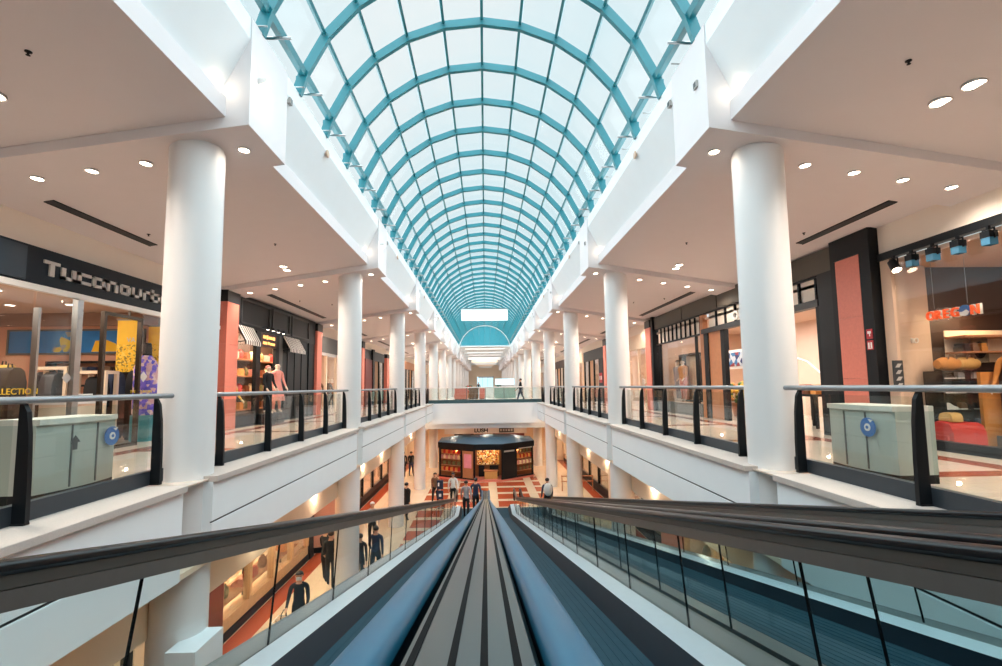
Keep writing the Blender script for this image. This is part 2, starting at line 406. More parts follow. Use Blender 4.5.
# ------------------------------------------------------------------ skylight: teal barrel vault
RV, ZV = 3.33, 5.41
YV0, YV1 = -4.5, 92.0
def vp(a, r): return (r * math.sin(a), ZV + r * math.cos(a))
sky = thing('window_1', None, None, (0, 0, ZV)); sky['kind'] = 'structure'
STEP = rad(13.85)
NODES = [STEP * i for i in range(-6, 7)]
arc = [rad(-80 + 160 * i / 36) for i in range(37)]
ribpts = NODES
ribys = []; y = 9.34 - 1.388 * 9
while y < YV1: ribys.append(y); y += 1.388
def rib_mesh(yr):
    r = MB(); aa = [rad(-76)] + NODES[1:-1] + [rad(76)]
    prof = [(-0.045, -0.13), (0.045, -0.13), (0.045, 0.03), (-0.045, 0.03)]
    vs = []
    for a in aa:
        for dy, dr in prof:
            x, z = vp(a, RV + dr); vs.append((x, yr + dy, z))
    n = 4; k = len(aa)
    fs = [(i*n+j, i*n+(j+1)%n, (i+1)*n+(j+1)%n, (i+1)*n+j) for i in range(k-1) for j in range(n)] + [(3,2,1,0), tuple(range((k-1)*n, k*n))]
    r.add(vs, fs)
    for a in NODES[1:-1]:
        x, z = vp(a, RV - 0.05); r.ball((x, yr, z), 0.065, n=8, m=5)
    for s in (-1, 1):
        x, z = vp(s * NODES[-2], RV)
        r.box(x - 0.022 + s*.1, x + 0.022 + s*.1, yr + 0.07, yr + 0.11, 6.15, z)
    return r
rib0 = rib_mesh(0).build('rib', TEAL, None); rib0.parent = sky; rib0.location = (0, ribys[0], -ZV)
LOC[rib0.name] = (0, 0, 0)
for yy in ribys[1:]:
    c = rib0.copy(); COL.objects.link(c); c.parent = sky; c.location = (0, yy, -ZV)
for i, a in enumerate(NODES):
    big = abs(i - 6) == 5
    if abs(i - 6) == 6: continue
    w, d = (0.05, 0.10) if big else (0.028, 0.05)
    ca, sa = math.cos(a), math.sin(a)
    vs = []
    for yy in (YV0, YV1):
        for du, dr in ((-w, -d), (w, -d), (w, 0.02), (-w, 0.02)):
            x, z = vp(a, RV + dr); vs.append((x + du * ca, yy, z - du * sa))
    MB().add(vs, [(3,2,1,0),(4,5,6,7),(0,1,5,4),(1,2,6,5),(2,3,7,6),(3,0,4,7)]).build('purlin', TEAL, sky)
g = MB(); aa = [rad(-82)] + NODES[1:-1] + [rad(82)]
vs = []
for yy in (YV0, YV1):
    for a in aa: vs.append((vp(a, RV + 0.06)[0], yy, vp(a, RV + 0.06)[1]))
n = len(aa)
g.add(vs, [(i, i+1, n+i+1, n+i) for i in range(n-1)])
g.build('glazing', SKYG, sky)
rods = MB(); rods2 = MB()
rod = MB().tube([(3.25, 0, 6.36), (2.83, 0, 6.36)], 0.022, 6).tube([(3.25, 0.35, 6.27), (3.02, 0.35, 6.27)], 0.012, 6)
rr = None
for yy in ribys[2:42]:
    for s in (-1, 1):
        if rr is None:
            rr = rod.build('bracket_arm', STEEL, None); rr.parent = sky; rr.location = (0, yy + 0.25, -ZV); rr.rotation_euler = (0, 0, math.pi)
        else:
            c = rr.copy(); COL.objects.link(c); c.parent = sky; c.location = (0, yy + 0.25, -ZV); c.rotation_euler = (0, 0, math.pi if s < 0 else 0)
# arched white end rim of the vault and a white hanging banner
vs = []; n = 25
for yy in (58.0, 58.4):
    for rr_ in (RV - 0.22, RV + 0.0):
        for i in range(n):
            x, z = vp(rad(-78 + 156 * i / (n - 1)), rr_); vs.append((x, yy, z))
m = MB()
fs = []
for i in range(n - 1):
    fs += [(i, i+1, n+i+1, n+i), (2*n+i, 2*n+i+1, 3*n+i+1, 3*n+i), (i, i+1, 2*n+i+1, 2*n+i), (n+i, n+i+1, 3*n+i+1, 3*n+i)]
m.add(vs, fs); struct('trim_3', m, WHITE)
single('hanging_banner', bx(-2.05, 2.05, 42.0, 42.12, 6.95, 7.95), M('banner_white_glow', (244, 248, 248), 0.6, var=0.02, emit=(235, 245, 248), es=0.35),  # cloth brightness partly painted in as a faint glow
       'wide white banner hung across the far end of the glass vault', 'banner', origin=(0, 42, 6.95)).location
ban = [o for o in COL.objects if o.name == 'hanging_banner'][0]
bx(-2.25, 2.25, 41.97, 42.15, 7.95, 8.05).build('hanging_bar', STEEL, ban)

# ------------------------------------------------------------------ columns
def column_mesh(z0, z1):
    return MB().lathe([(RC, z0), (RC, z1 - 0.06), (RC - 0.02, z1 - 0.05), (RC - 0.02, z1)], (0, 0, 0), 40)
cfull = column_mesh(LZ, 4.6); cup = column_mesh(0.0, 4.6)
first = {}
for s in (-1, 1):
    for k in range(-1, 14):
        full = k <= 4
        y = ycol(k)
        lab = ('round white column on the %s, %s from the camera' % (SIDE[s], ORD[k])) if k >= 0 else 'round white column behind the viewpoint on the %s' % SIDE[s]
        key = full
        if key not in first:
            o = (cfull if full else cup).build('column', COLM, None, smooth=True); first[key] = o
        else:
            o = first[key].copy(); COL.objects.link(o)
        o.location = (s * XC, y, 0)
        tag(o, lab, 'column', 'round white columns', 'structure')
# square pier round the foot of the nearest left column
struct('trim_4', MB().box(-3.86, -3.5, 6.16, 6.78, -3.4, -1.96), WHITE)

# ------------------------------------------------------------------ balcony railings
def railing(s, a, b, posts, label):
    x = s * 4.0
    t = thing('glass_railing', label, 'railing', (x, a, 0.035), 'glass balcony railings')
    MB().tube([(x, a, 1.1), (x, b, 1.1)], 0.032, 12).build('handrail', M('satin_rail', (150, 154, 158), 0.35, 0.6, var=0.05), t, smooth=True)
    MB().box(x + s*0.05, x + s*0.13, a + .02, b - .02, 0.035, 0.2).build('base_channel', M('channel_slate', (50, 57, 64), 0.45, 0.3, var=0.1), t)
    for p in posts:
        pts = [(x - s*0.065, 0.035), (x - s*0.06, 0.45), (x - s*0.045, 0.8), (x - s*0.02, 1.0), (x + s*0.02, 1.075), (x + s*0.045, 1.07), (x + s*0.05, 0.9), (x + s*0.05, 0.035)]
        MB().prism(pts, 'y', p - 0.022, p + 0.022).build('post', BLACK, t)
        MB().box(x - s*.06, x + s*.1, p - .03, p + .03, .035, .05).build('foot_plate', BLACK, t)
    for p, q in zip(posts[:-1], posts[1:]):
        MB().box(x + s*0.082, x + s*0.094, p + 0.03, q - 0.03, 0.1, 1.02).build('glass_pane', RAILG, t)
    return t
for s in (-1, 1):
    near = [-0.9, 0.8, 2.6, 4.36, 6.06]
    railing(s, -1.0, 6.3, near, 'glass balcony railing on the %s, nearest the camera before the first column' % SIDE[s])
    for k in range(0, 4):
        c = ycol(k)
        ps = [c + 0.75 + 1.6 * i for i in range(5)] if k < 3 else [c + 0.7 + 1.0 * i for i in range(4)]
        b = ycol(k + 1) - 0.25 if k < 3 else YB + 0.1
        railing(s, c + 0.3, b, ps, 'glass balcony railing on the %s between its %s column and the %s' % (SIDE[s], ORD[k], (ORD[k+1] + ' one') if k < 3 else 'far crossing'))
# railing across the far edge
t = thing('glass_railing', 'long glass railing across the far crossing, facing the camera', 'railing', (0, YB + .2, 0.02), 'glass balcony railings')
MB().tube([(-3.9, YB + .2, 1.1), (3.9, YB + .2, 1.1)], 0.035, 10).build('handrail', LETW, t, smooth=True)
MB().box(-3.9, 3.9, YB + .16, YB + .24, 0.02, 0.26).build('base_channel', M('channel_teal', (58, 86, 92), 0.45, 0.2, var=0.08), t)
for i in range(6):
    x = -3.9 + i * 1.3
    MB().box(x + .02, x + 1.28, YB + .19, YB + .205, .2, 1.05).build('glass_pane', RAILG, t)
for i in range(7):
    x = -3.9 + i * 1.3
    MB().box(x - .02, x + .02, YB + .21, YB + .25, .02, 1.07).build('post', STEELD, t)

# ------------------------------------------------------------------ moving walkways
SL = 0.218
PATHY = [-2.6, -0.6, -0.2, 0.0, 0.12, 0.25, 0.4, 0.6, 1.0, 2, 4, 8, 12, 16, 20, 22.0, 22.7, 23.0, 23.4, 24.9]
def zo(y):
    if y <= -0.2: return 0.0
    if y < 0.6: return -SL * 0.6 * ((y + 0.2) / 0.8) ** 1.6
    if y < 22.6: return -SL * y
    if y < 23.4: 
        q = (y - 22.6) / 0.8; return -SL * 22.6 - SL * 0.8 * (q - q*q*0.5)
    return -SL * 23.0
def path(z0, ys=None): return [(y, z0 + zo(y)) for y in (ys or PATHY)]
def rbox(w, h, c):   # rounded strip profile, w wide, from 0 down to -h
    top = []
    for i in range(13):
        a = math.pi * (1 - i / 12); ca, sa = math.cos(a), math.sin(a)
        top.append((w/2 * math.copysign(abs(ca) ** .75, ca), -c + c * abs(sa) ** .75))
    return top + [(w/2, -h + c*.6), (w/2 - c*.6, -h), (-w/2 + c*.6, -h), (-w/2, -h + c*.6)]
def handrail_path(z0):
    p = path(z0); ye, ze = p[-1]
    for i in range(1, 9):
        a = math.pi * i / 8; p.append((ye + 0.3 * math.sin(a), ze - 0.3 + 0.3 * math.cos(a)))
    return p
def rail_set(t, x, z0, glass_base, side):
    # side: +1 when the walkway lies at greater x than this rail
    MB().sweep(rbox(0.085, 0.048, 0.028), handrail_path(z0), x).build('handrail', RUBBER, t, smooth=True)
    MB().sweep([(-0.032, -0.045), (0.032, -0.045), (0.032, -0.085), (-0.032, -0.085)], path(z0), x).build('rail_guide', GUIDE, t)
    MB().sweep([(-0.03, -0.088), (0.03, -0.088), (0.036, -0.15), (-0.036, -0.15)], path(z0), x).build('rail_clamp', STEELD, t)
    # glass panels, joints square to the slope
    h = (z0 - glass_base)
    y = 0.65 - 1.42 * 2
    while y < 24.0:
        a, b = y + 0.008, min(y + 1.412, 24.8)
        lo = [(a, glass_base - 0.04 + zo(a)), (b, glass_base - 0.04 + zo(b))]
        k = 0.2 * h if a > 0.3 else 0.0; k2 = 0.2 * h if b > 0.3 else 0.0
        if b > 23.5: k2 = 0
        if a > 23.5: k = 0
        hi = [(a + k, z0 - 0.1 + zo(a + k)), (b + k2, z0 - 0.1 + zo(b + k2))]
        MB().prism([lo[0], lo[1], hi[1], hi[0]], 'x', x - 0.006, x + 0.006).build('glass_panel', WALKG, t)
        if a > -1:
            MB().prism([(lo[0][0]-.010, lo[0][1]+.03), (lo[0][0]-.004, lo[0][1]+.03), (hi[0][0]-.004, hi[0][1]), (hi[0][0]-.010, hi[0][1])], 'x', x - 0.0065, x + 0.0065).build('joint_gasket', SEAM, t)
        y += 1.42
def walkway(label, parts, x, tr0, tr1, loc):
    t = thing('moving_walkway', label, 'moving walkway', loc, 'sloping moving walkways')
    MB().sweep([(tr0, 0), (tr1, 0), (tr1, -0.06), (tr0, -0.06)], path(0.05)).build('pallet_belt', TREAD, t)
    rib = MB(); n = int((tr1 - tr0) / 0.06)
    for i in range(1, n):
        xx = tr0 + (tr1 - tr0) * i / n
        rib.sweep([(-0.01, 0.003), (0.01, 0.003), (0.01, 0), (-0.01, 0)], path(0.05), xx)
    rib.build('pallet_grooves', TREAD, t)
    return t
ZR, ZG, ZCEN = 1.0, 0.20, 0.93
# left walkway
A = walkway('sloping moving walkway on the left of the central deck, glass side over the void', None, -0.8, -1.19, -0.27, (-0.8, 0, 0))
rail_set(A, -1.5, ZR, ZG, 1)
MB().sweep([(-1.48, 0.0), (-1.30, -0.02), (-1.30, -0.06), (-1.48, -0.06)], path(ZG)).build('inner_deck', DECKS, A)
MB().sweep([(-1.30, 0.135), (-1.19, 0.0), (-1.24, -0.1), (-1.32, -0.1)], path(0.05)).build('skirt_panel', SKIRT, A)
MB().sweep([(-1.72, 0.0), (-1.52, 0.0), (-1.52, -0.5), (-1.72, -0.5)], path(ZG - .02)).build('outer_cladding', M('cladding_grey', (120, 124, 124), 0.4, 0.6, var=0.05), A)
MB().sweep(rbox(0.085, 0.055, 0.034), handrail_path(ZCEN), -0.205).build('handrail', SKYRUB, A, smooth=True)
MB().sweep([(-0.235, -0.05), (-0.18, -0.05), (-0.18, -0.95), (-0.27, -0.95)], path(ZCEN)).build('side_panel', SKIRT, A)
# right walkway
B = walkway('sloping moving walkway between the central deck and the twin glass sides on the right', None, 0.7, 0.2, 1.09, (0.7, 0, 0))
rail_set(B, 1.42, ZR, ZG + 0.03, -1)
MB().sweep([(1.20, -0.02), (1.40, 0.0), (1.40, -0.06), (1.20, -0.06)], path(ZG + 0.03)).build('inner_deck', DECKS, B)
MB().sweep([(1.20, 0.16), (1.09, 0.0), (1.14, -0.1), (1.24, -0.1)], path(0.05)).build('skirt_panel', SKIRT, B)
MB().sweep(rbox(0.085, 0.055, 0.034), handrail_path(ZCEN), 0.135).build('handrail', SKYRUB, B, smooth=True)
MB().sweep([(0.11, -0.05), (0.165, -0.05), (0.2, -0.95), (0.11, -0.95)], path(ZCEN)).build('side_panel', SKIRT, B)
# far right walkway
Cw = walkway('sloping moving walkway farthest right, beside the right balcony wall', None, 2.4, 1.93, 2.93, (2.4, 0, 0))
rail_set(Cw, 1.72, ZR, ZG + 0.02, 1); rail_set(Cw, 3.12, ZR, ZG + 0.02, -1)
MB().sweep([(1.74, 0.0), (1.92, -0.02), (1.92, -0.06), (1.74, -0.06)], path(ZG)).build('inner_deck', STEELD, Cw)
MB().sweep([(2.94, -0.02), (3.10, 0.0), (3.10, -0.06), (2.94, -0.06)], path(ZG)).build('inner_deck', DECKS, Cw)
MB().sweep([(1.92, 0.13), (1.93, 0.0), (1.90, -0.1), (1.86, -0.1)], path(0.05)).build('skirt_panel', SKIRT, Cw)
MB().sweep([(2.94, 0.13), (2.93, 0.0), (2.96, -0.1), (3.0, -0.1)], path(0.05)).build('skirt_panel', SKIRT, Cw)
MB().sweep([(3.14, 0.0), (3.34, 0.0), (3.34, -0.5), (3.14, -0.5)], path(ZG - .02)).build('outer_cladding', M('cladding_grey', (120, 124, 124)), Cw)
MB().sweep([(1.44, 0.0), (1.70, 0.0), (1.70, -0.4), (1.44, -0.4)], path(ZG - .01)).build('gap_cover', STEELD, Cw)
# central cover between the two handrails
D = thing('balustrade_deck', 'narrow grey metal deck with black seams between the two central handrails', 'deck', (-0.03, 0, 0))
MB().sweep([(-0.150, -0.02), (-0.14, 0.0), (0.075, 0.0), (0.088, -0.02), (0.088, -0.2), (-0.150, -0.2)], path(ZCEN - 0.025)).build('cover_plate', DECK, D)
for xx in (-0.125, -0.058, -0.006, 0.047):
    MB().sweep([(-0.0065, 0.002), (0.0065, 0.002), (0.0065, -0.004), (-0.0065, -0.004)], path(ZCEN - 0.025), xx).build('seam', SEAM, D)

# ------------------------------------------------------------------ ceiling fittings
ring = MB().lathe([(0.075, 0.0), (0.095, 0.0), (0.095, -0.012), (0.075, -0.012)], n=20)
def downlight(x, y, z, label, group, e=None, r=1.0):
    t = thing('ceiling_downlight', label, 'downlight', (x, y, z), group)
    MB().lathe([(0.10*r, -0.014), (0.105*r, -0.004), (0.105*r, 0.02), (0.0905*r, 0.02)], (x, y, z), 20, cap=False).build('trim_ring', STEEL, t, smooth=True)
    MB().lathe([(0.088*r, -0.006), (0.088*r, 0.015)], (x, y, z), 20).build('lens', LAMPE, t)
    if e:
        light('SPOT', 'lamp', (x, y, z - 0.05), e, WARM, 0.09, (0, 0, 0), 155, 1.0)
    return t
BW = ['beam over the %s column' % ORD[k] for k in range(14)]
for s in (-1, 1):
    for k in range(0, 8):
        y = ybm(k)
        for i, x in enumerate((3.47, 4.85, 5.6, 6.35, 7.1)):
            if i == 1 and k > 3: continue
            if i == 0:
                lab = 'small round downlight at the tip of the %s on the %s' % (BW[k], SIDE[s]); gr = None
            else:
                lab = 'small round downlight in the row behind the %s column on the %s' % (ORD[k], SIDE[s]); gr = 'downlights behind the %s %s column' % (ORD[k], SIDE[s])
            downlight(s * x, y, zbeam(x) - 0.004, lab, gr, (14 if i == 0 else 80) if i in (0, 2, 4) and k < 6 else None, 0.8)
    for k in range(0, 9):
        y = ycol(k) - 1.5
        for j in (0, 1):
            if k == 0:
                lab = ('large lit round downlight, %s of the nearest two on the %s ceiling' % (('outer', 'inner')[j], SIDE[s]))
                gr = None
            else:
                lab = 'paired round downlight on the %s ceiling before the %s column' % (SIDE[s], ORD[k]); gr = 'paired downlights before the %s %s column' % (ORD[k], SIDE[s])
            x = 5.46 + 0.05*j
            yy = y + (0.36 if j else 0) if k else 4.93 + 0.35 * (1-j)
            downlight(s * x, yy, zbay(x) - 0.004, lab, gr, 230 if k < 7 else None, 1.1)
    # linear air slots
    for k in range(0, 7):
        a, b = ([(7.74, 10.2), (15.6, 21.1)] + [(ycol(j) + 0.9, ycol(j) + 6.2) for j in range(2, 7)])[k]
        x0, x1 = 6.93, 7.07
        t = thing('ceiling_vent', 'long dark linear air slot in the %s ceiling, %s from the camera' % (SIDE[s], ORD[k]), 'air vent', (s*7.0, a, zbay(7.0)), 'linear air slots')
        MB().prism([(s*x0, zbay(x0) + .01), (s*x1, zbay(x1) + .01), (s*x1, zbay(x1) - .012), (s*x0, zbay(x0) - .012)], 'y', a, b).build('slot', CHAR, t)
        for xx in (x0, x1):
            MB().prism([(s*(xx-.008), zbay(xx) + .01), (s*(xx+.008), zbay(xx) + .01), (s*(xx+.008), zbay(xx) - .018), (s*(xx-.008), zbay(xx) - .018)], 'y', a, b).build('slot_edge', BLACK, t)
    # sprinklers and cameras
    for n_, (x, y) in enumerate([(4.6, 4.75), (6.7, 9.6), (6.6, 17.2), (5.9, 18.6), (4.9, 11.2)]):
        t = thing('sprinkler_head', 'small dark sprinkler head on the %s ceiling, %s from the camera' % (SIDE[s], ORD[n_]), 'sprinkler', (s*x, y, zbay(x)))
        MB().lathe([(0.032, 0.0), (0.032, -0.008), (0.012, -0.014), (0.01, -0.03)], (s*x, y, zbay(x)), 12).build('escutcheon', BLACK, t)
        MB().lathe([(0.006, -0.03), (0.02, -0.038), (0.02, -0.042), (0.004, -0.044)], (s*x, y, zbay(x)), 10).build('deflector', BLACK, t)
# wall lamps and speakers on the sloping white wall over the balconies
for s in (-1, 1):
    for k in range(0, 6):
        y = ybm(k)
        x = 3.115
        if s < 0:
            t = thing('wall_uplight', 'small white wall lamp glowing on the pilaster over the %s %s column' % (ORD[k], SIDE[s]), 'wall lamp', (s*x, y - .32, 5.45))
            MB().prism([(s*x, 5.38), (s*(x-.11), 5.42), (s*(x-.12), 5.48), (s*x, 5.48)], 'y', y - .38, y - .26).build('lamp_shade', LETW, t)
            MB().box(s*(x-.1), s*(x-.01), y - .37, y - .27, 5.372, 5.379).build('lens', LAMPE, t)
            light('POINT', 'uplight_lamp', (s*(x - .18), y - .32, 5.36), 2.6, (1, .92, .84), 0.05)
        light('POINT', 'cove_lamp', (s*3.42, y - 0.78, 5.14), 0.9, (1, .82, .6), 0.03)
        for q, (dy, dz) in enumerate([(-.28, 5.5), (0.75, 5.84), (2.6, 5.88)]):
            if (k > 3 and q) or (q == 0 and s < 0): continue
            xx = 3.112 if q == 0 else 3.137
            lab = ['small square grey speaker on the pilaster over the %s %s column', 'small square wall fitting just past the %s %s column on the clerestory', 'pale round wall fitting midway past the %s %s column on the clerestory'][q]
            w = thing('wall_speaker' if q == 0 else 'wall_fitting', lab % (ORD[k], SIDE[s]), 'speaker' if q == 0 else 'wall fitting', (s*xx, y + dy, dz))
            if q < 2:
                MB().box(s*(xx+.03), s*(xx-.025), y+dy-.05, y+dy+.05, dz-.05, dz+.05).build('housing', LETG, w)
                MB().box(s*(xx-.025), s*(xx-.03), y+dy-.035, y+dy+.035, dz-.035, dz+.035).build('grille', CHAR if s > 0 else STEELD, w)
            else:
                m = MB().lathe([(0.08, 0), (0.08, 0.02), (0.05, 0.03)], n=16).xf(Matrix.Translation((s*xx, y+dy, dz)) @ Matrix.Rotation(-s*rad(90), 4, 'Y'))
                m.build('housing', BEIGE, w)

# ------------------------------------------------------------------ storefront helpers
def wx(s, x): return s * x
def open_frame(t, s, x, y0, y1, z0, z1, w, mat, name='frame', d=0.06):
    m = MB()
    m.box(s*x, s*(x+d), y0, y0 + w, z0, z1).box(s*x, s*(x+d), y1 - w, y1, z0, z1).box(s*x, s*(x+d), y0 + w, y1 - w, z1 - w, z1).box(s*x, s*(x+d), y0 + w, y1 - w, z0, z0 + w)
    return m.build(name, mat, t)
def pane(t, s, x, y0, y1, z0, z1, mat=None):
    return MB().box(s*x, s*(x+.012), y0, y1, z0, z1).build('glass_pane', mat or SHOPG, t)
def stone_pillar(s, y0, y1, ztop, label, cap=0.45, x=XW):
    t = thing('stone_pillar', label, 'pillar', (s*x, (y0+y1)/2, 0), 'terracotta shop pillars')
    h = ztop / 3
    for i, mt in enumerate((TERRA, TERRA, TERRA)):
        MB().box(s*(x-.22), s*(x+.25), y0, y1, h*i + .004, h*(i+1)).build('stone_slab', mt, t)
    MB().box(s*(x-.24), s*(x+.27), y0 - .02, y1 + .02, ztop, ztop + cap).build('cap_block', BLACKP, t)
    return t
def divider(s, y, d0=XW+.05, mat=None, z1=3.4, z0=0.0):
    struct('wall_divider', MB().box(s*d0, s*14.5, y - .06, y + .06, z0, z1), mat or BEIGE)
def shop_lamps(s, y0, y1, x0, x1, n, m_, label, grp, z=3.35, e=30, col=(1, .88, .74)):
    for i in range(n):
        for j in range(m_):
            y = y0 + (y1 - y0) * (i + .5) / n; x = x0 + (x1 - x0) * (j + .5) / m_
            t = thing('shop_downlight', label, 'downlight', (s*x, y, z), grp)
            MB().lathe([(0.09, 0.01), (0.12, 0.01), (0.12, -0.012), (0.10, -0.016)], (s*x, y, z), 14, cap=False).build('trim_ring', LETW, t)
            MB().lathe([(0.088, 0.0), (0.088, -0.01)], (s*x, y, z), 14).build('lens', LAMPW, t)
    light('AREA', 'shop_light', (s*(x0+x1)/2, (y0+y1)/2, z - .06), e, col, abs(x1-x0)*.7, (0, 0, 0), sy=(y1-y0)*.7)

# ------------------------------------------------------------------ figures
def figure(name, label, cat, x, y, z, h, heading, mats, pose=None, hair=HAIRD, group=None, headless=False, arms=(20, -20), stride=0.22, lean=0.0, forearm=25, skirt=False):
    """mats: dict skin/top/bottom/shoe. heading: radians about z, 0 faces -Y (towards the camera)."""
    k = h / 1.75
    V = []; E = []; RD = []; TG = []
    def add(p, r, par, tg):
        V.append(p); RD.append(r); TG.append(tg)
        if par is not None: E.append((par, len(V) - 1))
        return len(V) - 1
    pel = add((0, 0, .95), .14, None, 'bottom')
    wa = add((0, -.01 - lean*.3, 1.10), .125, pel, 'top')
    ch = add((0, .0 - lean*.7, 1.30), .15, wa, 'top')
    nb = add((0, .01 - lean, 1.46), .085, ch, 'top')
    if not headless:
        nk = add((0, -.005 - lean, 1.53), .052, nb, 'skin')
        h1 = add((0, -.02 - lean, 1.60), .072, nk, 'skin')
        h2 = add((0, -.01 - lean, 1.67), .085, h1, 'skin')
        add((0, 0 - lean, 1.72), .066, h2, 'skin')
        add((0, -.11 - lean, 1.635), .014, h1, 'skin')
        for sg in (-1, 1): add((sg*.088, -.005 - lean, 1.645), .016, h2, 'skin')
    for sg in (-1, 1):
        # leg
        st = stride * sg
        hp = add((sg*.09, 0, .90), .105, pel, 'bottom')
        kn = add((sg*.095, -st*.55 - .03*abs(st), .50), .066, hp, 'bottom')
        an = add((sg*.095, -st if st > 0 else -st*1.0 + .02, .10 + (0.05 if st < 0 and abs(st) > .1 else 0)), .043, kn, 'bottom')
        ft = add((sg*.10, -st - .14, .035), .034, an, 'shoe')
        # arm
        sh = add((sg*.185, -lean, 1.415), .066, nb, 'top')
        a = rad(arms[0] if sg > 0 else arms[1])
        el = add((sg*.235, -lean - .29*math.sin(a), 1.415 - .29*math.cos(a)), .045, sh, 'top')
        b = a + rad(forearm)
        wr = add((sg*.235, V[el][1] - .25*math.sin(b), V[el][2] - .25*math.cos(b)), .031, el, 'top')
        dv = Vector((0, -math.sin(b + .1), -math.cos(b + .1))); pm = Vector(V[wr]) + dv * .075
        pa = add(tuple(pm), .028, wr, 'skin')
        for i, (off, ln) in enumerate([(-.03, .07), (-.01, .085), (.01, .08), (.03, .062)]):
            side = Vector((0, dv.z, -dv.y)) * off
            f1 = add(tuple(pm + side + dv * (.02 + ln*.5)), .0095, pa, 'skin')
            dv2 = (dv + Vector((-sg*.35, 0, 0))).normalized()
            add(tuple(Vector(V[f1]) + dv2 * ln * .55), .008, f1, 'skin')
        th = Vector((0, dv.z, -dv.y)) * -.045
        add(tuple(pm - dv*.02 + th + Vector((-sg*.01, 0, 0))), .010, pa, 'skin')
    me = bpy.data.meshes.new(name + '_sk'); me.from_pydata([Vector(v) * k for v in V], E, [])
    ob = bpy.data.objects.new(name + '_sk', me); COL.objects.link(ob)
    ob.modifiers.new('s', 'SKIN')
    for i, sv in enumerate(me.skin_vertices[0].data):
        sv.radius = (RD[i] * k * (1.0), RD[i] * k * (.8 if TG[i] == 'top' and RD[i] > .1 else 1.0)); sv.use_root = (i == 0)
    sub = ob.modifiers.new('u', 'SUBSURF'); sub.levels = sub.render_levels = 1
    dg = bpy.context.evaluated_depsgraph_get(); m2 = bpy.data.meshes.new_from_object(ob.evaluated_get(dg))
    bpy.data.objects.remove(ob)
    m2.materials.clear(); slots = ['skin', 'top', 'bottom', 'shoe']
    for sl in slots: m2.materials.append(mats.get(sl) or mats['top'])
    segs = [(Vector(V[a])*k, Vector(V[b])*k, TG[b]) for a, b in E]
    for p in m2.polygons:
        c = p.center; best = 9; bt = 'top'
        for a, b, tg in segs:
            d = b - a; l = d.length_squared; q = max(0, min(1, (c - a).dot(d) / l)) if l else 0
            dd = (a + d*q - c).length
            if dd < best: best = dd; bt = tg
        if bt == 'bottom' and c.z > .98*k: bt = 'top'
        p.material_index = slots.index(bt); p.use_smooth = True
    root = thing(name, label, cat, (x, y, z), group)
    root.rotation_euler = (0, 0, heading)
    bo = bpy.data.objects.new('body', m2); COL.objects.link(bo); bo.parent = root; LOC[bo.name] = (0, 0, 0)
    LOC[root.name] = (0, 0, 0)
    if hair and not headless:
        hm = MB().ball((0, .012*k - lean*k, 1.685*k), .098*k, .105*k, .088*k, 12, 8)
        hm.v = [(vx, max(vy, -.075*k - lean*k), max(vz, 1.63*k if vy > -.02*k - lean*k else 1.70*k)) for vx, vy, vz in hm.v]
        hm.build('hair', hair, root, smooth=True)
        for sg in (-1, 1):
            MB().ball((sg*.033*k, -.092*k - lean*k, 1.65*k), .011*k, n=8, m=5).build('eye', CLOTHK, root)
    if skirt:
        MB().lathe([(.30*k, .42*k), (.24*k, .7*k), (.165*k, .98*k), (.15*k, 1.06*k)], (0, 0, 0), 16, 1, .8).build('dress', mats['top'], root, smooth=True)
    return root
def P(label, *a, **k): return figure('person', label, 'person', *a, **k)
def mannequin(label, *a, **k): return figure('mannequin', label, 'mannequin', *a, **k)
SKN = lambda top, bot: dict(skin=SKIN, top=top, bottom=bot, shoe=SHOE)
MQ = lambda top, bot: dict(skin=MANNQ, top=top, bottom=bot, shoe=MANNQ)

# people on the lower floor, the walkways and the crossing
p1 = P('person in black pullover and face mask pushing a small basket on the lower floor', -4.57, 12.3, LZ, 1.72, rad(12), SKN(CLOTHK, CLOTHK), arms=(28, 18), forearm=45)
MB().prism([(-.062, 1.555), (.062, 1.555), (.066, 1.60), (.05, 1.625), (-.05, 1.625), (-.066, 1.60)], 'y', -.112, -.085).build('face_mask', CLOTHW, p1)
bk = thing('shopping_basket', 'pale wire basket carried beside the person in black on the lower floor', 'basket', (-4.75, 11.85, LZ + .62))
b0 = MB()
for zz in (0, .1, .2):
    q = .14 + zz * .3
    b0.tube([(-4.75-q, 11.85-q, LZ+.62+zz), (-4.75+q, 11.85-q, LZ+.62+zz), (-4.75+q, 11.85+q, LZ+.62+zz), (-4.75-q, 11.85+q, LZ+.62+zz), (-4.75-q, 11.85-q, LZ+.62+zz)], .012, 6)
b0.build('basket_rim', CLOTHW, bk)
MB().lathe([(.13, 0), (.2, .2), (.19, .2), (.12, .01)], (-4.75, 11.85, LZ+.62), 4).build('basket_bowl', CREAM, bk)
MB().tube([(-4.75, 11.68, LZ+.8), (-4.75, 11.72, LZ+.98), (-4.75, 11.85, LZ+1.03), (-4.75, 11.98, LZ+.98), (-4.75, 12.02, LZ+.8)], .012, 6).build('handle', CHAR, bk)
P('person in black standing by the pink rounded shop corner, nearer the shop', -5.17, 16.1, LZ, 1.7, rad(160), SKN(CLOTHK, CLOTHK), stride=.08)
P('person in black with patterned top beside the pink rounded shop corner, nearer the camera', -4.85, 15.6, LZ, 1.72, rad(-170), SKN(CLOTHK, CLOTHK), stride=.2)
P('shorter dark-coated person of the pair walking behind the walkway glass', -3.95, 15.6, LZ, 1.62, rad(180), SKN(CLOTHK, CLOTHK), stride=.16)
P('taller dark-coated person of the pair walking behind the walkway glass', -3.55, 16.0, LZ, 1.74, rad(178), SKN(CLOTHN, CLOTHK), stride=-.2)
